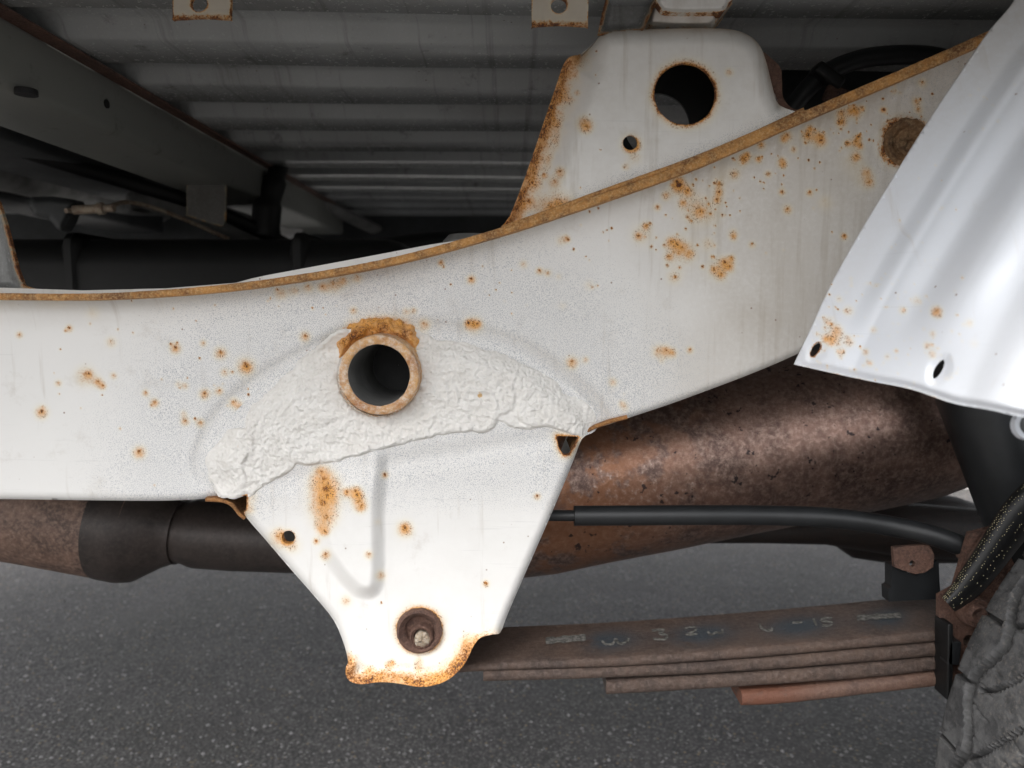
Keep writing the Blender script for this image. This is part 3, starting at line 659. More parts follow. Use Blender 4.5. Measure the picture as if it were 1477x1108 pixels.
def br_attr(x, y, s):
    n = noise2(x, y, 12, 95, 2); dl = d_poly(x, y, BL)
    r = spots(x, y, BS); r = np.maximum(r, (0.65 + .8 * (n - .3)) * sstep(34, 6, dl + 20 * (n - .5)))
    r = np.maximum(r, (.62 + .7 * n) * np.exp(-np.clip(ell(x, y, 988, 136, 44, 44), 0, 99) / 5.5)); r = np.maximum(r, (.55 + .6 * n) * np.exp(-np.clip(ell(x, y, 909, 206, 10, 10), 0, 99) / 4.0))
    r = np.maximum(r, 0.55 * np.exp(-d_poly(x, y, BT) / 2.5))
    low = d_poly(x, y, np.array(lp2)); r = np.maximum(r, 0.6 * n * np.exp(-low / 6.0))
    return dict(rust=r, dirt_shade=0.15 + 0.12 * n + .25 * sstep(12, 0, d_poly(x, y, BT)), speck=0.8 * sstep(30, 4, low), stain=np.maximum(stains(x, y, BS), np.maximum(.8 * sstep(46, 6, dl + 16 * (n - .5)), np.maximum(.85 * np.exp(-np.clip(ell(x, y, 988, 136, 44, 44), 0, 99) / 9.0), .9 * np.exp(-np.clip(ell(x, y, 911, 209, 10, 10), 0, 99) / 6.0)))))
bk = plate("body_mount_bracket", M_white, rail, (715, 34, 1160, 336), 2.0, br_sd, lambda x, y, s: P(x, y, Y0 - br_h(x, y)), 0.003, br_attr)
# inner wall with its own hole, black to paint in the shade inside the bracket
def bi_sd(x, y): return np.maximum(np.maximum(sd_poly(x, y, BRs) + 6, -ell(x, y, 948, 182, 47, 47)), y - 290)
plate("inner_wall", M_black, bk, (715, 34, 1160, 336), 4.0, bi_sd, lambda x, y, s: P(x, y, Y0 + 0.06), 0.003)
V = []
for p in BT:
    a = P(p[0], p[1], Y0 + 0.004); V += [a, (a[0], Y0 + 0.085, a[2])]
mesh_obj("top_return", V, [(2 * i, 2 * i + 1, 2 * i + 3, 2 * i + 2) for i in range(len(BT) - 1)], M_white, bk)
V = []
for p in BL:
    a = P(p[0] + 10, p[1], Y0 + 0.004); V += [a, (a[0], Y0 + 0.085, a[2])]
mesh_obj("side_return", V, [(2 * i, 2 * i + 1, 2 * i + 3, 2 * i + 2) for i in range(len(BL) - 1)], M_white, bk)
FR = catmull([(1100, 76), (1112, 84), (1126, 98), (1128, 120), (1130, 142), (1146, 158), (1170, 158), (1168, 166), (1138, 168), (1120, 152), (1108, 110)], 3, True)
plate("rusty_rear_flange", M_browncrust, bk, (1090, 66, 1180, 176), 2.2, lambda x, y: sd_poly(x, y, FR), lambda x, y, s: P(x, y, Y0 + 0.006 - 0.004 * noise2(x, y, 10, 3)), 0.012)

# left strut plate with rust edge (crossmember gusset)
GP = [(-260, 200), (-60, 200), (-2, 292), (10, 330), (24, 385), (34, 412), (60, 420), (-260, 430)]
def gp_attr(x, y, s): return dict(rust=0.9 * sstep(-7, -1, s) * (0.5 + noise2(x, y, 8, 3, 2)), dirt_shade=0.55 + 0 * x, speck=0 * x)
plate("crossmember_gusset", M_bed, rail, (-260, 195, 70, 432), 3.0, lambda x, y: sd_poly(x, y, GP), lambda x, y, s: P(x, y, Y0 + 0.06 - 0.012 * sstep(-14, 0, s)), 0.004, gp_attr)

# ------------------------------------------------------------------ cargo bed
HB = 0.24; ZB = CZ + HB
yaw = R(2.0)
bed = thing("cargo_bed", "grey ribbed underside of the cargo bed above the rail", "cargo bed", (0, 1.2, ZB))
prof = [(0.20, 0.02), (0.201, -0.0005), (0.6, 0.0)]
y = 0.635
for k in range(10):
    s = y + k * 0.135
    prof += [(s, 0.0), (s + 0.004, 0.003), (s + 0.009, 0.013), (s + 0.013, 0.016), (s + 0.058, 0.016), (s + 0.062, 0.014), (s + 0.069, 0.002), (s + 0.074, 0.0)]
prof += [(1.98, 0.0)]
V = []; nx = 120; A = []
xs = np.linspace(-1.9, 1.5, nx)
rn = np.random.RandomState(2)
for (yy, zz) in prof:
    for x in xs:
        V.append((x, yy + x * math.tan(yaw) * 1.0, ZB + zz + 0.0008 * math.sin(x * 9 + yy * 7)))
V = np.array(V); Fc = [(i * nx + j, i * nx + j + 1, (i + 1) * nx + j + 1, (i + 1) * nx + j) for i in range(len(prof) - 1) for j in range(nx - 1)]
nn_ = noise2(V[:, 0] * 100, V[:, 1] * 100, 9, 5, 3)
flr = mesh_obj("corrugated_floor", V, Fc, M_bed, bed, dict(rust=np.clip(0 * nn_, 0, 1), dirt_shade=0.45 * nn_, speck=0 * nn_), True, 60)
# far side skirt and near side sill
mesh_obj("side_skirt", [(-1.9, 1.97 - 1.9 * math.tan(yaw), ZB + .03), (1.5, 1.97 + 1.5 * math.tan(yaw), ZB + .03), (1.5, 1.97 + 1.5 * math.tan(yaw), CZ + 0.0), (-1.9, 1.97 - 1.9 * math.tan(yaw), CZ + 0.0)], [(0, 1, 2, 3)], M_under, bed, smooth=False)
# longitudinal box beam running away from the camera at left
def beam(name, x0, x1, z0, z1, ya, yb, mat, parent, bev=0.008):
    return box_obj(name, ((x0 + x1) / 2, (ya + yb) / 2, (z0 + z1) / 2), (x1 - x0, yb - ya, z1 - z0), mat, parent, bev=bev)
bm_ = beam("floor_beam", -0.52, -0.417, ZB - 0.058, ZB + 0.001, 0.42, 1.86, M_beam, bed)
beam("floor_beam_flange", -0.417 - 0.003, -0.402, ZB - 0.0035, ZB - 0.0008, 0.42, 1.86, M_browncrust, bm_, bev=0.0006)
for (px, py, Y, r) in ((38, 136, .70, .012),):
    z = ZB - 0.0585; c = P(px, py, 1.0); d = c - np.array([0, 0, CZ]); t = (z - CZ) / d[2]; q = np.array([0, 0, CZ]) + d * t
    lathe("drain_hole", q, (0, 0, -1), [(-0.004, r * .75), (0.0007, r * .75), (0.0008, 0.0001)], M_black, bm_, 24)
cq = P(154, 150, 1.0) - np.array([0, 0, CZ]); t = -0.4165 / cq[0]; q = np.array([0, 0, CZ]) + cq * t
lathe("drain_hole", q, (1, 0, 0), [(-0.004, 0.0045), (0.0007, 0.0045), (0.0008, 0.0001)], M_black, bm_, 20)
# second, lower beam further left
b2 = sweep("side_rail", [PV(-300, 60, 1.0), PV(0, 245, 1.25), PV(120, 275, 1.5), PV(230, 300, 1.9)], [0.035, 0.035, 0.035, 0.035], M_dgrey, bed, 10)
b3 = beam("floor_beam", -0.75, -0.60, ZB - 0.04, ZB - 0.001, 0.42, 1.86, M_under, bed)
b4 = beam("floor_beam", -0.98, -0.86, ZB - 0.055, ZB - 0.001, 0.42, 1.86, M_under, bed)
# cross sill with hanging plate
CS = [(180, 282), (192, 274), (265, 286), (390, 320), (398, 362), (352, 358), (340, 346), (260, 318), (205, 300), (186, 303), (180, 296)]
plate("cross_sill", M_dgrey, bed, (170, 265, 410, 370), 3.0, lambda x, y: sd_poly(x, y, CS), lambda x, y, s: P(x, y, 1.22 + (x - 180) * .0006 + 0.006 * sstep(8, 0, -s)), 0.05)
HP = catmull([(271, 249), (323, 248), (326, 254), (325, 318), (320, 326), (312, 325), (272, 312), (269, 306), (269, 254)], 2, True)
plate("hanging_plate", M_beam, bed, (262, 242, 332, 332), 2.0, lambda x, y: sd_poly(x, y, HP), lambda x, y, s: P(x, y, 1.12), 0.004, lambda x, y, s: dict(rust=.8 * sstep(-4, 0, s) * (0.2 + noise2(x, y, 7, 2)), dirt_shade=.8 + 0 * x, speck=0 * x))
# cream mounting tabs
def tab(x0, x1, yb, hx, hy, hr):
    pl = catmull([(x0, -90), (x1, -90), (x1 + 1, -40), (x1, yb - 4), (x1 - 3, yb), (x0 + (x1 - x0) * .5, yb - 2), (x0 + 3, yb), (x0, yb - 4), (x0, -40)], 3, True)
    f = lambda x, y: np.maximum(sd_poly(x, y, pl), -ell(x, y, hx, hy, hr, hr))
    def at(x, y, s):
        n = noise2(x, y, 9, int(x0), 2); sdh = np.clip(ell(x, y, hx, hy, hr, hr), 0, 99)
        r = np.maximum((.75 + .6 * (n - .2)) * sstep(13, 1, np.abs(yb - y) + 8 * (n - .5)), .95 * sstep(-4, 0, s) * (.4 + n)); r = np.maximum(r, (1.1 * n + .35) * np.exp(-sdh / 4.0))
        return dict(rust=r, dirt_shade=.15 + .3 * n, speck=0 * x)
    return plate("mounting_tab", M_cream, bed, (x0 - 4, -90, x1 + 4, yb + 4), 1.6, f, lambda x, y, s: P(x, y, 0.565), 0.004, at, close=True)
tab(249, 332, 27, 287, 5, 12); tab(767, 848, 37, 806, 8, 11.5)
# stiffener sheet and white box member at top
SH = [(885, -100), (1000, -100), (948, 0), (930, 40), (925, 46), (862, 50), (868, 20), (876, -10)]
plate("stiffener_sheet", M_bed, bed, (850, -100, 1010, 52), 2.2, lambda x, y: sd_poly(x, y, SH), lambda x, y, s: P(x, y, 0.615 - .02 * sstep(-12, 0, s)), 0.003,
      lambda x, y, s: dict(rust=sstep(-9, -1, s) * (.4 + 1.0 * noise2(x, y, 10, 4, 2)), dirt_shade=.6 + 0 * x, speck=0 * x))
bxm = catmull([(948, -120), (1068, -120), (1062, -10), (1058, 4), (1040, 20), (1030, 36), (1010, 40), (945, 38), (934, 34), (938, 10), (942, -20)], 3, True)
plate("box_member", M_white, bed, (928, -110, 1075, 44), 2.0, lambda x, y: sd_poly(x, y, bxm), lambda x, y, s: P(x, y, 0.60 + 0.012 * sstep(-8, 0, s)), 0.05,
      lambda x, y, s: dict(rust=np.maximum(.7 * sstep(-6, -1, s) * noise2(x, y, 9, 4, 2) * 1.5, 0), dirt_shade=.35 + .3 * noise2(x, y, 20, 3), speck=0 * x))
bx2 = catmull([(952, -120), (1062, -120), (1058, -10), (1052, 4), (1046, 14), (1036, 18), (965, 18), (952, 12), (946, 0), (948, -20)], 3, True)
plate("box_cover", M_white, bed, (940, -110, 1070, 24), 2.0, lambda x, y: sd_poly(x, y, bx2), lambda x, y, s: P(x, y, 0.585 + 0.008 * sstep(-7, 0, s)), 0.012,
      lambda x, y, s: dict(rust=1.1 * sstep(-4, 0, s) * (.3 + noise2(x, y, 9, 7, 2)), dirt_shade=.2 + 0 * x, speck=0 * x))
# inner wheel housing (dark)
WH = thing("inner_wheel_housing", "dark grey inner wheel housing behind the body mount at top right", "wheel housing", (0.35, 0.78, CZ + .1))
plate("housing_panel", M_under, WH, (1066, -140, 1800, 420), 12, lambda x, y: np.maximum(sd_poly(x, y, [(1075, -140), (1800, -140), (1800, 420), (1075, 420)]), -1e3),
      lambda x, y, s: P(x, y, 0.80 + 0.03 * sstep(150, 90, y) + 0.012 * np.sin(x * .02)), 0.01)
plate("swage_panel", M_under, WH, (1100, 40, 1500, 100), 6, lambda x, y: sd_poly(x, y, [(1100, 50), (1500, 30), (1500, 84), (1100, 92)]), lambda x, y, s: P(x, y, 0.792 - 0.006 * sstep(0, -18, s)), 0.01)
hose = sweep("rubber_hose", catmull([PV(1120, 190, .72), PV(1146, 150, .72), PV(1185, 110, .72), PV(1240, 86, .72), PV(1310, 79, .72), PV(1370, 88, .72), PV(1440, 115, .72)], 8), 0.0088, M_rubber, None, 16)
tag(hose, "black rubber hose arching behind the rail at top right", "hose")
clip = box_obj("hose_clamp", PV(1206, 138, .71), (0.0221, 0.0102, 0.0153), M_browncrust, WH, (0, 20, 0), 0.003)
box_obj("hose_clamp_strap", PV(1192, 112, .712), (0.030, 0.020, 0.012), M_black, WH, (0, 35, 0), 0.003)

# ------------------------------------------------------------------ dark things behind, under the bed
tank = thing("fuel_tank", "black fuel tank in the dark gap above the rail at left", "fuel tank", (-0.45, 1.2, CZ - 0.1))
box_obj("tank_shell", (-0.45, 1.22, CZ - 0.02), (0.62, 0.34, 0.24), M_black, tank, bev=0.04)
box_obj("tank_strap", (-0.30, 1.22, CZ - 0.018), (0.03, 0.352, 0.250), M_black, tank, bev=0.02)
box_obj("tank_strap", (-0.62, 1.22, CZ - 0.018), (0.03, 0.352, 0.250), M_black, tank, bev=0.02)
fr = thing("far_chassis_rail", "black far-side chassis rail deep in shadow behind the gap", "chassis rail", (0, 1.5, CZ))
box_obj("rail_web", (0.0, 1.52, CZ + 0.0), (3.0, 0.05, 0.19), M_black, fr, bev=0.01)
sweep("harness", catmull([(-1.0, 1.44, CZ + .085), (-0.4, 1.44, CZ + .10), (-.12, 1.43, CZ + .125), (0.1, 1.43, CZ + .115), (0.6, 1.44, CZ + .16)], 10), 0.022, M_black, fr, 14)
hb = sweep("rubber_boot_hose", catmull([PV(404, 236, 1.3), PV(396, 262, 1.28), PV(386, 296, 1.27), PV(382, 340, 1.27)], 6), [0.016] * 6 + [0.020] * 6 + [0.024] * 7, M_black, None, 16)
tag(hb, "short black hose dangling beside the grey cross sill", "hose")
fb = thing("daylight_gap_panel", "small white panel standing for daylight in the far gap beyond the hose", "bracket", PV(410, 330, 1.75))
FBp = [(388, 300), (432, 302), (434, 330), (428, 342), (390, 346)]
plate("daylight_panel_face", M_white, fb, (380, 295, 440, 350), 2.5, lambda x, y: sd_poly(x, y, FBp), lambda x, y, s: P(x, y, 1.72 + .01 * sstep(-6, 0, s)), 0.02)  # white face stands for daylight through the opening
strut = thing("diagonal_brace", "grey diagonal brace under the bed beyond the cross sill", "brace", PV(450, 300, 1.6))
sweep("brace_bar", [PV(398, 250, 1.5), PV(445, 285, 1.65), PV(540, 330, 1.95)], 0.022, M_dgrey, strut, 12, flat=.6)
sweep("brace_bar", [PV(440, 262, 1.7), PV(520, 318, 1.98)], 0.014, M_dgrey, strut, 12, flat=.6)

pb = thing("pale_gearbox_bracket", "pale folded bracket hanging in the dark beside the gusset at far left", "bracket", PV(75, 300, 1.4))
PBp = catmull([(44, 284), (108, 288), (104, 305), (92, 330), (84, 332), (70, 316), (48, 310)], 2, True)
plate("bracket_plate", M_under, pb, (38, 278, 116, 340), 2.5, lambda x, y: sd_poly(x, y, PBp), lambda x, y, s: P(x, y, 1.0 + .01 * sstep(-8, 0, s)), 0.02)
lathe("bracket_stud", P(128, 302, 1.0), (1, 0, .05), [(-.02, .006), (.012, .006), (.013, .008), (.02, .008), (.021, .005), (.034, .005), (.034, .0001)], M_zinc, pb, 16)
wl = sweep("wiring_loom", catmull([PV(-120, 150, .95), PV(0, 205, 1.0), PV(90, 235, 1.05), PV(180, 262, 1.12), PV(300, 300, 1.2), PV(420, 356, 1.3)], 8), 0.011, M_black, None, 14)
tag(wl, "black wiring loom sagging below the grey floor beams at left", "wiring loom")
gl = sweep("brake_pipe", catmull([PV(95, 304, .99), PV(150, 300, 1.05), PV(185, 292, 1.1), PV(240, 306, 1.15), PV(330, 345, 1.2)], 8), 0.0032, M_zinc, None, 12)
tag(gl, "thin bare metal brake pipe crossing the dark gap at left", "pipe")

# ------------------------------------------------------------------ exhaust
ex = thing("exhaust_system", "rusty brown exhaust muffler and silencer hanging behind the rail", "exhaust", (0.0, 0.86, CZ - 0.3))
def along(pxs, Y, rpx):  # centre line pixels + radius in px -> points, radii
    pts = [P(a, b, Y if np.isscalar(Y) else Y[i]) for i, (a, b) in enumerate(pxs)]
    rad = [r * (Y if np.isscalar(Y) else Y[i]) / F for i, r in enumerate(rpx)]
    return np.array(pts), np.array(rad)
def body(name, pxs, Y, rpx, mat, parent, seg=72, pale=None, wob=0.0):
    pts, rad = along(pxs, Y, rpx); ax = pts[-1] - pts[0]; n = len(pts); V = []; u, v = frame_of(ax)
    rs_ = np.random.RandomState(1)
    for i in range(n):
        for k in range(seg):
            a = 2 * math.pi * k / seg; V.append(pts[i] + (u * math.cos(a) + v * math.sin(a)) * rad[i])
    V = np.array(V); Fc = [(i * seg + k, i * seg + (k + 1) % seg, (i + 1) * seg + (k + 1) % seg, (i + 1) * seg + k) for i in range(n - 1) for k in range(seg)]
    Fc += [tuple(reversed(range(seg))), tuple(range((n - 1) * seg, n * seg))]
    A = {'pale': np.full(len(V), 0.0) if pale is None else pale(V)}
    if name == 'silencer': x_, y_ = px_of(V); A['patch'] = .6 * sstep(1050, 850, x_)
    return mesh_obj(name, V, Fc, mat, parent, A, True, 40)
body("muffler", [(-400, 672), (-120, 712), (-110, 713), (40, 735), (160, 753), (186, 757), (205, 759)], .86, [70, 76, 76, 78, 82, 83, 80], M_exh2, ex, pale=lambda V: np.full(len(V), .2))
body("reducer_cone", [(160, 753.5), (186, 757.5), (205, 759.5), (240, 762), (256, 765), (262, 766)], .86, [82.6, 83.8, 80.6, 59, 50, 49], M_pipe, ex)
body("exhaust_pipe", [(258, 766), (262, 767), (270, 768), (278, 768.5), (286, 769), (340, 773), (430, 779), (560, 788), (700, 792)], .86, [45, 45.5, 46, 49, 51, 51, 48, 47, 47], M_pipe, ex)
def pale_f(V):
    x, y = px_of(V); return np.exp(-((x - 900) / 90.0) ** 2) * np.exp(-((y - 690) / 40.0) ** 2)
body("silencer", [(640, 716), (660, 714), (700, 708), (780, 695), (860, 681), (950, 666), (1050, 648), (1150, 631), (1240, 616), (1320, 602), (1365, 594), (1392, 590), (1405, 588)], .84, [80, 110, 130, 133, 130, 128, 125, 123, 121, 118, 110, 92, 40], M_exh, ex, pale=pale_f)
body("tail_pipe", [(1340, 600), (1400, 600), (1470, 602), (1600, 604)], .86, [44, 44, 44, 44], M_pipe, ex)

# rear axle / differential, black
axl = thing("rear_axle", "black rusty rear axle housing below the silencer", "axle", (0.45, 0.95, 0.42))
body("axle_tube", [(960, 770), (1100, 768), (1190, 762), (1300, 764), (1400, 770), (1600, 778)], .98, [14, 16, 24, 40, 38, 38], M_axle, axl)
sweep("differential_housing", [PV(1180, 745, 1.05), PV(1205, 750, 1.05), PV(1235, 756, 1.05), PV(1280, 760, 1.05), PV(1330, 760, 1.05), PV(1375, 764, 1.05), PV(1420, 768, 1.05)], [0.012, .034, .049, .052, .052, .048, .036], M_axle, axl, 32)

# ------------------------------------------------------------------ leaf spring
ls = thing("leaf_spring", "rusty brown stack of four flat spring leaves at lower right", "leaf spring", PV(1000, 960, .63))
def leaf(pt, pb, mat, width=0.072, yf=0.603, taper=None, name="leaf"):
    """front edge: pt upper edge polyline px, pb lower edge polyline px"""
    pt = catmull(pt, 12); pb = catmull(pb, 12); n = len(pt); rsn = np.random.RandomState(int(pt[0][0]))
    V = []; A = []; cols = 9
    for i in range(n):
        a = P(*pt[i], yf); b = P(*pb[i], yf); j = .0005 * (rsn.rand() - .5)
        mid = (a + b) / 2; h = (a[2] - b[2]) / 2
        # rounded rolled edge
        for (dy, dz) in ((width, -1.0), (0.003, -1.0), (0.0008, -0.72), (0.0, -0.2), (0.0, 0.25), (0.0009, 0.75), (0.0032, 1.0)):
            V.append((mid[0], yf + dy + (j if dy < .01 else 0), mid[2] + h * dz)); A.append(0)
        for k in range(1, cols + 1):
            f = k / cols; V.append((mid[0], yf + 0.0032 + (width - 0.0032) * f, mid[2] + h)); A.append(math.exp(-((f - .45) / .28) ** 2))
    k = 7 + cols; Fc = []
    for i in range(n - 1):
        for j in range(k):
            a = i * k + j; b = i * k + (j + 1) % k; Fc.append((a, b, b + k, a + k))
    Fc += [tuple(range(k)), tuple(reversed(range((n - 1) * k, n * k)))]
    V = np.array(V); x, y = px_of(V); A = np.array(A) * sstep(820, 870, x) * sstep(1330, 1280, x) * (0.75 + .5 * np.sin(x * .045))
    if mat is M_leafo: A = .8 * sstep(1215, 1100, x)
    return mesh_obj(name, V, Fc, mat, ls, dict(patch=np.clip(A, 0, 1)), True, 50)
XR = 1440
l1 = leaf([(560, 962), (640, 961), (727, 957), (900, 949), (1080, 936), (1250, 921), (1355, 911), (XR, 903)], [(560, 972), (640, 973), (727, 969), (900, 963), (1080, 951), (1250, 936), (1355, 927), (XR, 919)], M_leaf)
l2 = leaf([(697, 969), (790, 967), (900, 964), (1080, 953), (1250, 938.5), (1355, 929.5), (XR, 921)], [(697, 985), (790, 983), (900, 979), (1080, 970), (1250, 957), (1355, 948), (XR, 940)], M_leaf, yf=0.6025)
l3 = leaf([(875, 986), (940, 982), (1080, 973.5), (1250, 960.5), (1355, 951), (XR, 943)], [(875, 1004), (940, 1001), (1080, 992), (1250, 980), (1355, 969), (XR, 961)], M_leaf, yf=0.602)
l4 = leaf([(1056, 1001), (1100, 999), (1170, 993), (1250, 984), (1355, 973), (XR, 965)], [(1085, 1020), (1120, 1019), (1180, 1013), (1250, 1004), (1355, 992), (XR, 984)], M_leafo, yf=0.6015)
tag(l4, "orange rusty bottom leaf"); tag(l1, "top leaf with worn white paint marks")
# leaf eye wrapping the pivot
sweep("leaf_eye", [P(605, 909, .605), P(605, 909, .605) + np.array([0, .072, 0])], 0.028, M_leaf, ls, 32)
sweep("eye_neck", [P(606, 946, .61) + np.array([0, .03, 0]), P(640, 964, .61) + np.array([0, .03, 0])], 0.012, M_leaf, ls, 12)
# faded paint marks on the top leaf: strokes in photo pixels projected on the leaf's own top plane
def on_leaf(px, py):
    d = P(px, py, 1.0) - np.array([0, 0, CZ]); fx = np.array([p[0] for p in TL]); fz = np.array([p[2] for p in TL])
    Yc = .63
    for _ in range(6):
        x = d[0] * Yc; z = np.interp(x, fx, fz); Yc = (z - CZ) / d[2]
    return np.array([d[0] * Yc, Yc, np.interp(d[0] * Yc, fx, fz) + 0.0004])
TL = [P(a, b, 0.603) for a, b in catmull([(560, 962), (640, 961), (727, 957), (900, 949), (1080, 936), (1250, 921), (1355, 911), (XR, 903)], 12)]
MK = [([(787, 925), (845, 920)], 9), ([(868, 925), (874, 930), (884, 929), (888, 922), (893, 929), (904, 927), (907, 921)], 3.2),
      ([(940, 910), (958, 909), (951, 914), (962, 917), (958, 923), (942, 922)], 3.2), ([(988, 907), (1000, 905), (1003, 910), (990, 916), (1006, 915)], 2.6),
      ([(1020, 911), (1026, 916), (1033, 913), (1041, 914), (1042, 908)], 3), ([(1095, 900), (1100, 908), (1112, 910), (1114, 906)], 3), ([(1143, 899), (1157, 898)], 3),
      ([(1173, 893), (1178, 903)], 3), ([(1200, 892), (1186, 893), (1187, 897), (1199, 898), (1197, 903), (1186, 903)], 3), ([(1236, 892), (1300, 888)], 7)]
for pts, wd in MK:
    cp = catmull(pts, 5) if len(pts) > 2 else np.array([np.array(pts[0]) * (1 - t) + np.array(pts[1]) * t for t in np.linspace(0, 1, 12)])
    d = np.gradient(cp, axis=0); d /= np.linalg.norm(d, axis=1)[:, None] + 1e-9; V = []; rsn = np.random.RandomState(len(pts) * 7)
    for i, p in enumerate(cp):
        nv = np.array([d[i][1], -d[i][0]]) * wd * .5 * (.8 + .5 * rsn.rand()) ; V += [on_leaf(*(p + nv)), on_leaf(*(p - nv))]
    mesh_obj("paint_mark", V, [(2 * i, 2 * i + 1, 2 * i + 3, 2 * i + 2) for i in range(len(cp) - 1)], M_chalk, ls, smooth=False)

# spring seat: rusty plate, black clip, U bolt nut
seat = thing("spring_seat", "rusty spring seat plate with black clip beside the tyre", "spring seat", PV(1385, 930, .62))
SPp = [(1356, 860), (1378, 848), (1400, 770), (1440, 760), (1470, 830), (1462, 1000), (1390, 1010), (1360, 1000), (1354, 996)]
plate("seat_plate", M_browncrust, seat, (1350, 755, 1475, 1015), 2.5, lambda x, y: np.maximum(sd_poly(x, y, SPp), -ell(x, y, 1397, 925, 8, 9)), lambda x, y, s: P(x, y, .600 - .004 * noise2(x, y, 20, 4, 2)), 0.006)
box_obj("clip_plate", PV(1361, 948, .594), (0.0045, 0.020, 0.066), M_black, seat, (0, -3, 0), 0.001)
box_obj("clip_pad", PV(1371, 938, .590), (0.010, 0.012, 0.020), M_rubber, seat, (0, 2, 0), 0.001)
lathe("bolt_head", P(1405, 882, .590), (0, -1, 0), [(-.01, .0125), (.002, .0125), (.004, .0115), (.003, .008), (.006, .0075), (.0075, .006), (.006, .0035), (.004, .0001)], M_browncrust, seat, 24, 40, wob=.05)
box_obj("clamp_lug", PV(1412, 795, .604), (0.020, 0.02, 0.028), M_leafo, seat, (0, 30, 0), 0.003)

# bump stop
bs = thing("bump_stop", "black rubber bump stop block with rusty drilled bracket on top of the leaves", "bump stop", PV(1320, 860, .64))
blk = catmull([(1286, 816), (1304, 815), (1308, 826), (1320, 830), (1332, 825), (1335, 811), (1354, 809), (1355, 836), (1357, 864), (1282, 868), (1281, 849), (1286, 848)], 1, True)
plate("rubber_block", M_rubber, bs, (1278, 805, 1362, 872), 1.8, lambda x, y: sd_poly(x, y, blk), lambda x, y, s: P(x, y, .628), 0.012, close=True)
brk = catmull([(1288, 790), (1340, 786), (1348, 800), (1346, 818), (1334, 826), (1320, 828), (1306, 824), (1290, 818)], 1, True)
plate("drilled_bracket", M_browncrust, bs, (1282, 780, 1354, 832), 1.6, lambda x, y: np.maximum(sd_poly(x, y, brk), -ell(x, y, 1316, 813, 4.2, 4.8)), lambda x, y, s: P(x, y, .622), 0.004, close=True)

# brake cable
bc_ = thing("brake_cable", "black sheathed brake cable running from the hanger to the axle", "cable", PV(1000, 744, .64))
sweep("inner_cable", [PV(700, 743, .645), PV(780, 743.5, .645), PV(835, 744, .64)], 0.0049, M_rubber, bc_, 16)
sweep("outer_sheath", catmull([PV(828, 744, .64), PV(920, 743.5, .64), PV(1010, 743, .64), (PV(1110, 743.5, .64)), PV(1200, 747, .635), PV(1280, 758, .63), PV(1340, 771, .62), PV(1400, 793, .612), PV(1440, 815, .61)], 8), 0.0088, M_rubber, bc_, 28)

# woven hose guard
wg = thing("woven_hose_guard", "black woven guard with pale stitches between cable and tyre", "hose guard", PV(1415, 820, .58))
cp = catmull([(1368, 872), (1392, 850), (1420, 815), (1448, 775), (1470, 745), (1500, 715)], 8)
d = np.gradient(cp, axis=0); d /= np.linalg.norm(d, axis=1)[:, None]; V = []; Fc = []; nW = 11
SV = []; SF = []
for i, p in enumerate(cp):
    wd = np.interp(p[0], [1368, 1400, 1480], [14, 22, 30])
    for j in range(nW):
        f = j / (nW - 1) * 2 - 1; q = p + np.array([-d[i][1], d[i][0]]) * f * wd; V.append(P(q[0], q[1], .585 - 0.012 * math.sqrt(max(0, 1 - f * f))))
for i in range(len(cp) - 1):
    for j in range(nW - 1):
        a = i * nW + j; Fc.append((a, a + 1, a + nW + 1, a + nW))
mesh_obj("woven_sleeve", V, Fc, M_black, wg)
for i in np.arange(0, len(cp) - 1, 0.6):
    k = int(i); p = cp[k] * (1 - (i - k)) + cp[k + 1] * (i - k); wd = np.interp(p[0], [1368, 1400, 1480], [14, 22, 30])
    for j in range(6):
        f = -0.9 + (0, .16, .34, .8, 1.2, 1.5)[j] + (0.05 if int(i / .6) % 2 else 0)
        if random.random() < (.15, .3, .4, .55, .7, .7)[j]: continue
        q = p + np.array([-d[k][1], d[k][0]]) * f * wd; c = P(q[0], q[1], .585 - 0.012 * math.sqrt(max(0, 1 - f * f)) - .0006)
        b = len(SV); r = 0.00045
        SV += [c + np.array(o) * r for o in ((1, 0, 0), (0, 0, 1), (-1, 0, 0), (0, 0, -1), (0, -1, 0))]; SF += [(b, b + 1, b + 4), (b + 1, b + 2, b + 4), (b + 2, b + 3, b + 4), (b + 3, b, b + 4)]
tag(mesh_obj("stitching", SV, SF, M_thread, wg, smooth=False), "rows of pale thread stitches", kind='stuff')

# shock absorber, black
sh = thing("shock_absorber", "black shock absorber slanting down behind the white fender panel", "shock absorber", PV(1440, 660, .68))
sweep("shock_body", [PV(1385, 520, .70), PV(1404, 570, .70), PV(1475, 760, .68), PV(1500, 830, .67)], [0.030, 0.032, 0.031, 0.030], M_rubber, sh, 36)
sweep("dust_collar", [PV(1378, 505, .70), PV(1386, 524, .70)], 0.036, M_black, sh, 36)

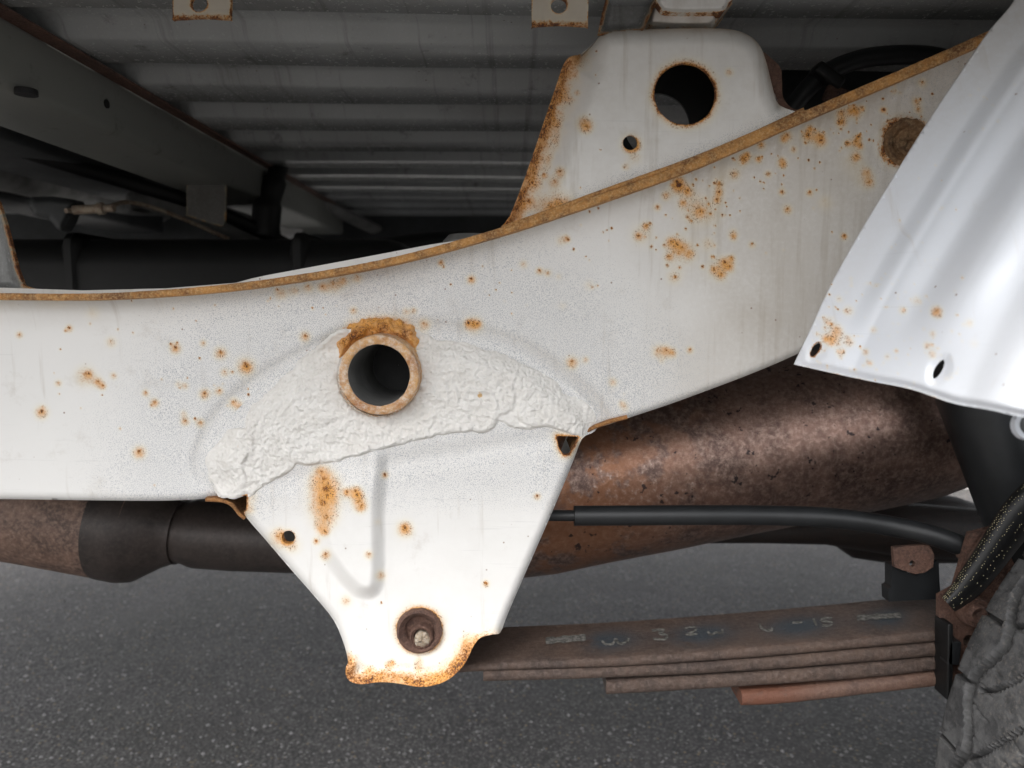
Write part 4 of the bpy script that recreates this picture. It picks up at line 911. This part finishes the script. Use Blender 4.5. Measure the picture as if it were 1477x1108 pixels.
# ------------------------------------------------------------------ fender panel, right foreground
fp = thing("fender_panel", "glossy white ribbed fender panel with two oval holes at right", "fender panel", PV(1300, 400, .45))
FE = catmull([(1700, -260), (1640, -200), (1530, -100), (1465, 0), (1430, 42), (1398, 88), (1340, 175), (1290, 255), (1240, 338), (1200, 410), (1170, 475), (1146, 526)], 5)
FB = catmull([(1146, 526), (1190, 536), (1250, 549), (1315, 562), (1375, 582), (1430, 592), (1477, 602), (1560, 612), (1760, 620)], 5)
FO = np.concatenate([FE, FB[1:], [[1780, 600], [1780, -260]]])
def fe_sd(x, y):
    d = sd_poly(x, y, FO); d = np.maximum(d, -ell(x, y, 1177, 504, 5.5, 12.5, R(32))); return np.maximum(d, -ell(x, y, 1355, 533, 6.5, 16, R(30)))
def fe_Y(x, y, s):
    e = d_poly(x, y, FE)                      # distance from the free edge
    Yb = np.interp(e, [0, 80, 180, 330, 500], [0.500, 0.474, 0.425, 0.355, 0.32])
    fade = sstep(560, 430, y)
    # pressed flutes: valley/ridge pairs running with the edge
    r1 = 0.007 * sstep(44, 74, e) * sstep(135, 80, e) * sstep(505, 380, y)
    r2 = 0.011 * sstep(115, 170, e) * sstep(240, 175, e) * sstep(540, 380, y)
    r3 = 0.007 * sstep(235, 290, e) * sstep(360, 300, e)
    bl = sstep(-14, 0, s) * 0.004
    return Yb - r1 - r2 - r3 + bl * sstep(480, 560, y) + .0008 * (noise2(x, y, 110, 8, 1) - .5)
FS = [(1351, 448, 6, 1.0), (1190, 487, 5, .8), (1205, 483, 8, .6), (1200, 492, 5, .8), (1207, 474, 6, .7), (1225, 491, 6, .7), (1193, 462, 6, .6), (1224, 447, 6, .6), (1260, 475, 4, .6), (1302, 446, 5, .55), (1322, 432, 6, .5), (1345, 480, 4, .6), (1337, 497, 4, .7), (1345, 510, 5, .6), (1312, 525, 3, .5), (1249, 507, 4, .7), (1212, 508, 5, .6), (1280, 514, 4, .5), (1210, 430, 4, .5), (1398, 465, 5, .5), (1405, 494, 5, .35), (1255, 523, 4, .6)]
rs = np.random.RandomState(23)
for i in range(170):
    xx = 1170 + 220 * rs.rand() ** 1.3; yy = 560 - 160 * rs.rand() ** 1.2
    FS.append((xx, yy, 1.6 + 2.2 * rs.rand(), 0.45 + .5 * rs.rand()))
for i in range(50):
    t = rs.rand(); FS.append((1240 + 150 * t + 90 * rs.rand(), 420 - 300 * t, 1.4 + 1.6 * rs.rand(), 0.4 + .4 * rs.rand()))
def fe_attr(x, y, s):
    r = spots(x, y, FS); e = d_poly(x, y, FB)
    r = np.maximum(r, .8 * np.exp(-np.clip(e - 0, 0, 99) / 1.6) * sstep(1400, 1340, x) * noise2(x, y, 12, 3, 2))
    r = np.maximum(r, .9 * np.exp(-np.clip(ell(x, y, 1177, 504, 5.5, 12.5, R(32)), 0, 99) / 1.5))
    return dict(rust=r, dirt_shade=0.05 + .25 * sstep(250, 0, y) + .12 * sstep(60, 20, d_poly(x, y, FE)), speck=0 * x, stain=np.clip(1.15 * stains(x, y, FS), 0, .8))  # greyer top: shade of the bed above painted into the colour
plate("pressed_panel", M_fender, fp, (1130, -220, 1770, 625), 3.0, fe_sd, lambda x, y, s: P(x, y, fe_Y(x, y, s)), 0.0018, fe_attr, close=True)
# white clip ring under the panel
V = [];
lathe("clip_ring", P(1478, 614, .40), (0, -1, .2), [(0, .008), (.004, .008), (.004, .0055), (0, .0055), (0, .008)], M_fender, fp, 28)

# ------------------------------------------------------------------ wheel
WX, WZ, WR = 0.658, 0.33, 0.33; YA, YBk = 0.36, 0.565
whl = thing("road_wheel", "dusty black tyre with deep tread at the lower right corner", "wheel", (WX, (YA + YBk) / 2, WZ))
M_tn = NT("dusty_tyre_rubber")
_n = M_tn.noise(60, 6, .7); _m = M_tn.noise(12, 3, .5); _k = M_tn.noise(400, 3, .7); _g = M_tn.attr('groove')
_cc = M_tn.mix(M_tn.step(_n, .38, .62), (0.0324, 0.0331, 0.0346), (0.0792, 0.0799, 0.0814)); _cc = M_tn.mix(M_tn.math('MULTIPLY', M_tn.step(M_tn.math('ADD', M_tn.math('MULTIPLY', _k, .6), M_tn.math('MULTIPLY', _m, .5)), .58, .68), .55), _cc, (0.1368, 0.1224, 0.1080))
_cc = M_tn.mix(M_tn.math('MULTIPLY', _g, .75), _cc, (0.02, 0.02, 0.02))
M_tyre = M_tn.fin(_cc, 0.72, M_tn.bump(M_tn.math('ADD', _n, M_tn.math('MULTIPLY', _k, .4)), .5, .0015))
nT = 1500; nY = 84; V = np.zeros((nT, nY, 3)); G = np.zeros((nT, nY))
th = np.linspace(0, 2 * math.pi, nT, endpoint=False); yy = np.linspace(0, 1, nY)
TT, UU = np.meshgrid(th, yy, indexing='ij')
yw = YA + (YBk - YA) * UU
sh_ = np.abs(UU * 2 - 1)
rr = WR - 0.028 * np.clip((sh_ - 0.80) / 0.20, 0, 1) ** 2 - 0.005 * sh_ ** 2
arc = TT * WR
def grv(d, w0, dep): return dep * sstep(w0, w0 * .45, np.abs(d))
gd = np.zeros_like(rr)
for y0 in (0.22, 0.5, 0.78):
    gd = np.maximum(gd, grv((UU - y0) * (YBk - YA) - 0.0075 * np.sin(arc / 0.0130 + y0 * 9), 0.0055, 0.007))
ph = (arc / 0.052 + 2.6 * UU + .25 * np.sin(UU * 11)) % 1.0
gd = np.maximum(gd, grv((np.minimum(ph, 1 - ph)) * 0.052, 0.0022, 0.0055) * ((np.abs(UU - .36) < .12) | (np.abs(UU - .64) < .12) | (UU > .80) | (UU < .2)))
ph = (arc / 0.017 + 4.5 * UU + .3 * np.sin(UU * 30)) % 1.0
gd = np.maximum(gd, grv((np.minimum(ph, 1 - ph)) * 0.017, 0.0008, 0.0012) * (sh_ < .9))
rr = rr - gd
V[..., 0] = WX - rr * np.cos(TT); V[..., 1] = yw; V[..., 2] = WZ + rr * np.sin(TT)
V = V.reshape(-1, 3); I = np.arange(nT * nY).reshape(nT, nY); J = np.roll(I, -1, 0)
Fc = np.stack([I[:, :-1], I[:, 1:], J[:, 1:], J[:, :-1]], -1).reshape(-1, 4)
# keep full ring; sidewalls as separate short bands in the same tyre mesh
sv = []; sf = []; base = nT * nY; step_ = 10; nS = nT // step_
for sgn, yc in ((-1, YA), (1, YBk)):
    prof_ = [(WR - 0.033, 0.0), (WR - 0.05, 0.008), (WR - 0.08, 0.010), (WR - 0.11, 0.006), (WR - 0.125, -0.004), (WR - .128, -.02)]
    b0 = base + len(sv)
    for (r_, o) in prof_:
        for k in range(nS):
            a = 2 * math.pi * k / nS; sv.append((WX - r_ * math.cos(a), yc + sgn * o, WZ + r_ * math.sin(a)))
    for i in range(len(prof_) - 1):
        for k in range(nS):
            a = b0 + i * nS + k; b = b0 + i * nS + (k + 1) % nS; sf.append((a, b, b + nS, a + nS))
V = np.concatenate([V, np.array(sv)]); G = np.concatenate([(gd > .002).reshape(-1) * 1.0, np.zeros(len(sv))])
mesh_obj("tyre", V, Fc.tolist() + sf, M_tyre, whl, dict(groove=G), True, 50)
lathe("rim", (WX, YA + .02, WZ), (0, 1, 0), [(0.0, 0.205), (0.005, 0.195), (0.02, 0.19), (0.05, 0.17), (0.06, 0.08), (0.04, 0.06), (0.04, 0.001)], M_dgrey, whl, 48)
lathe("brake_drum", (WX, YBk - .02, WZ), (0, 1, 0), [(-.12, 0.15), (0.0, 0.15), (0.01, 0.14), (0.012, 0.04), (.03, .038), (.03, .001)], M_browncrust, whl, 48)
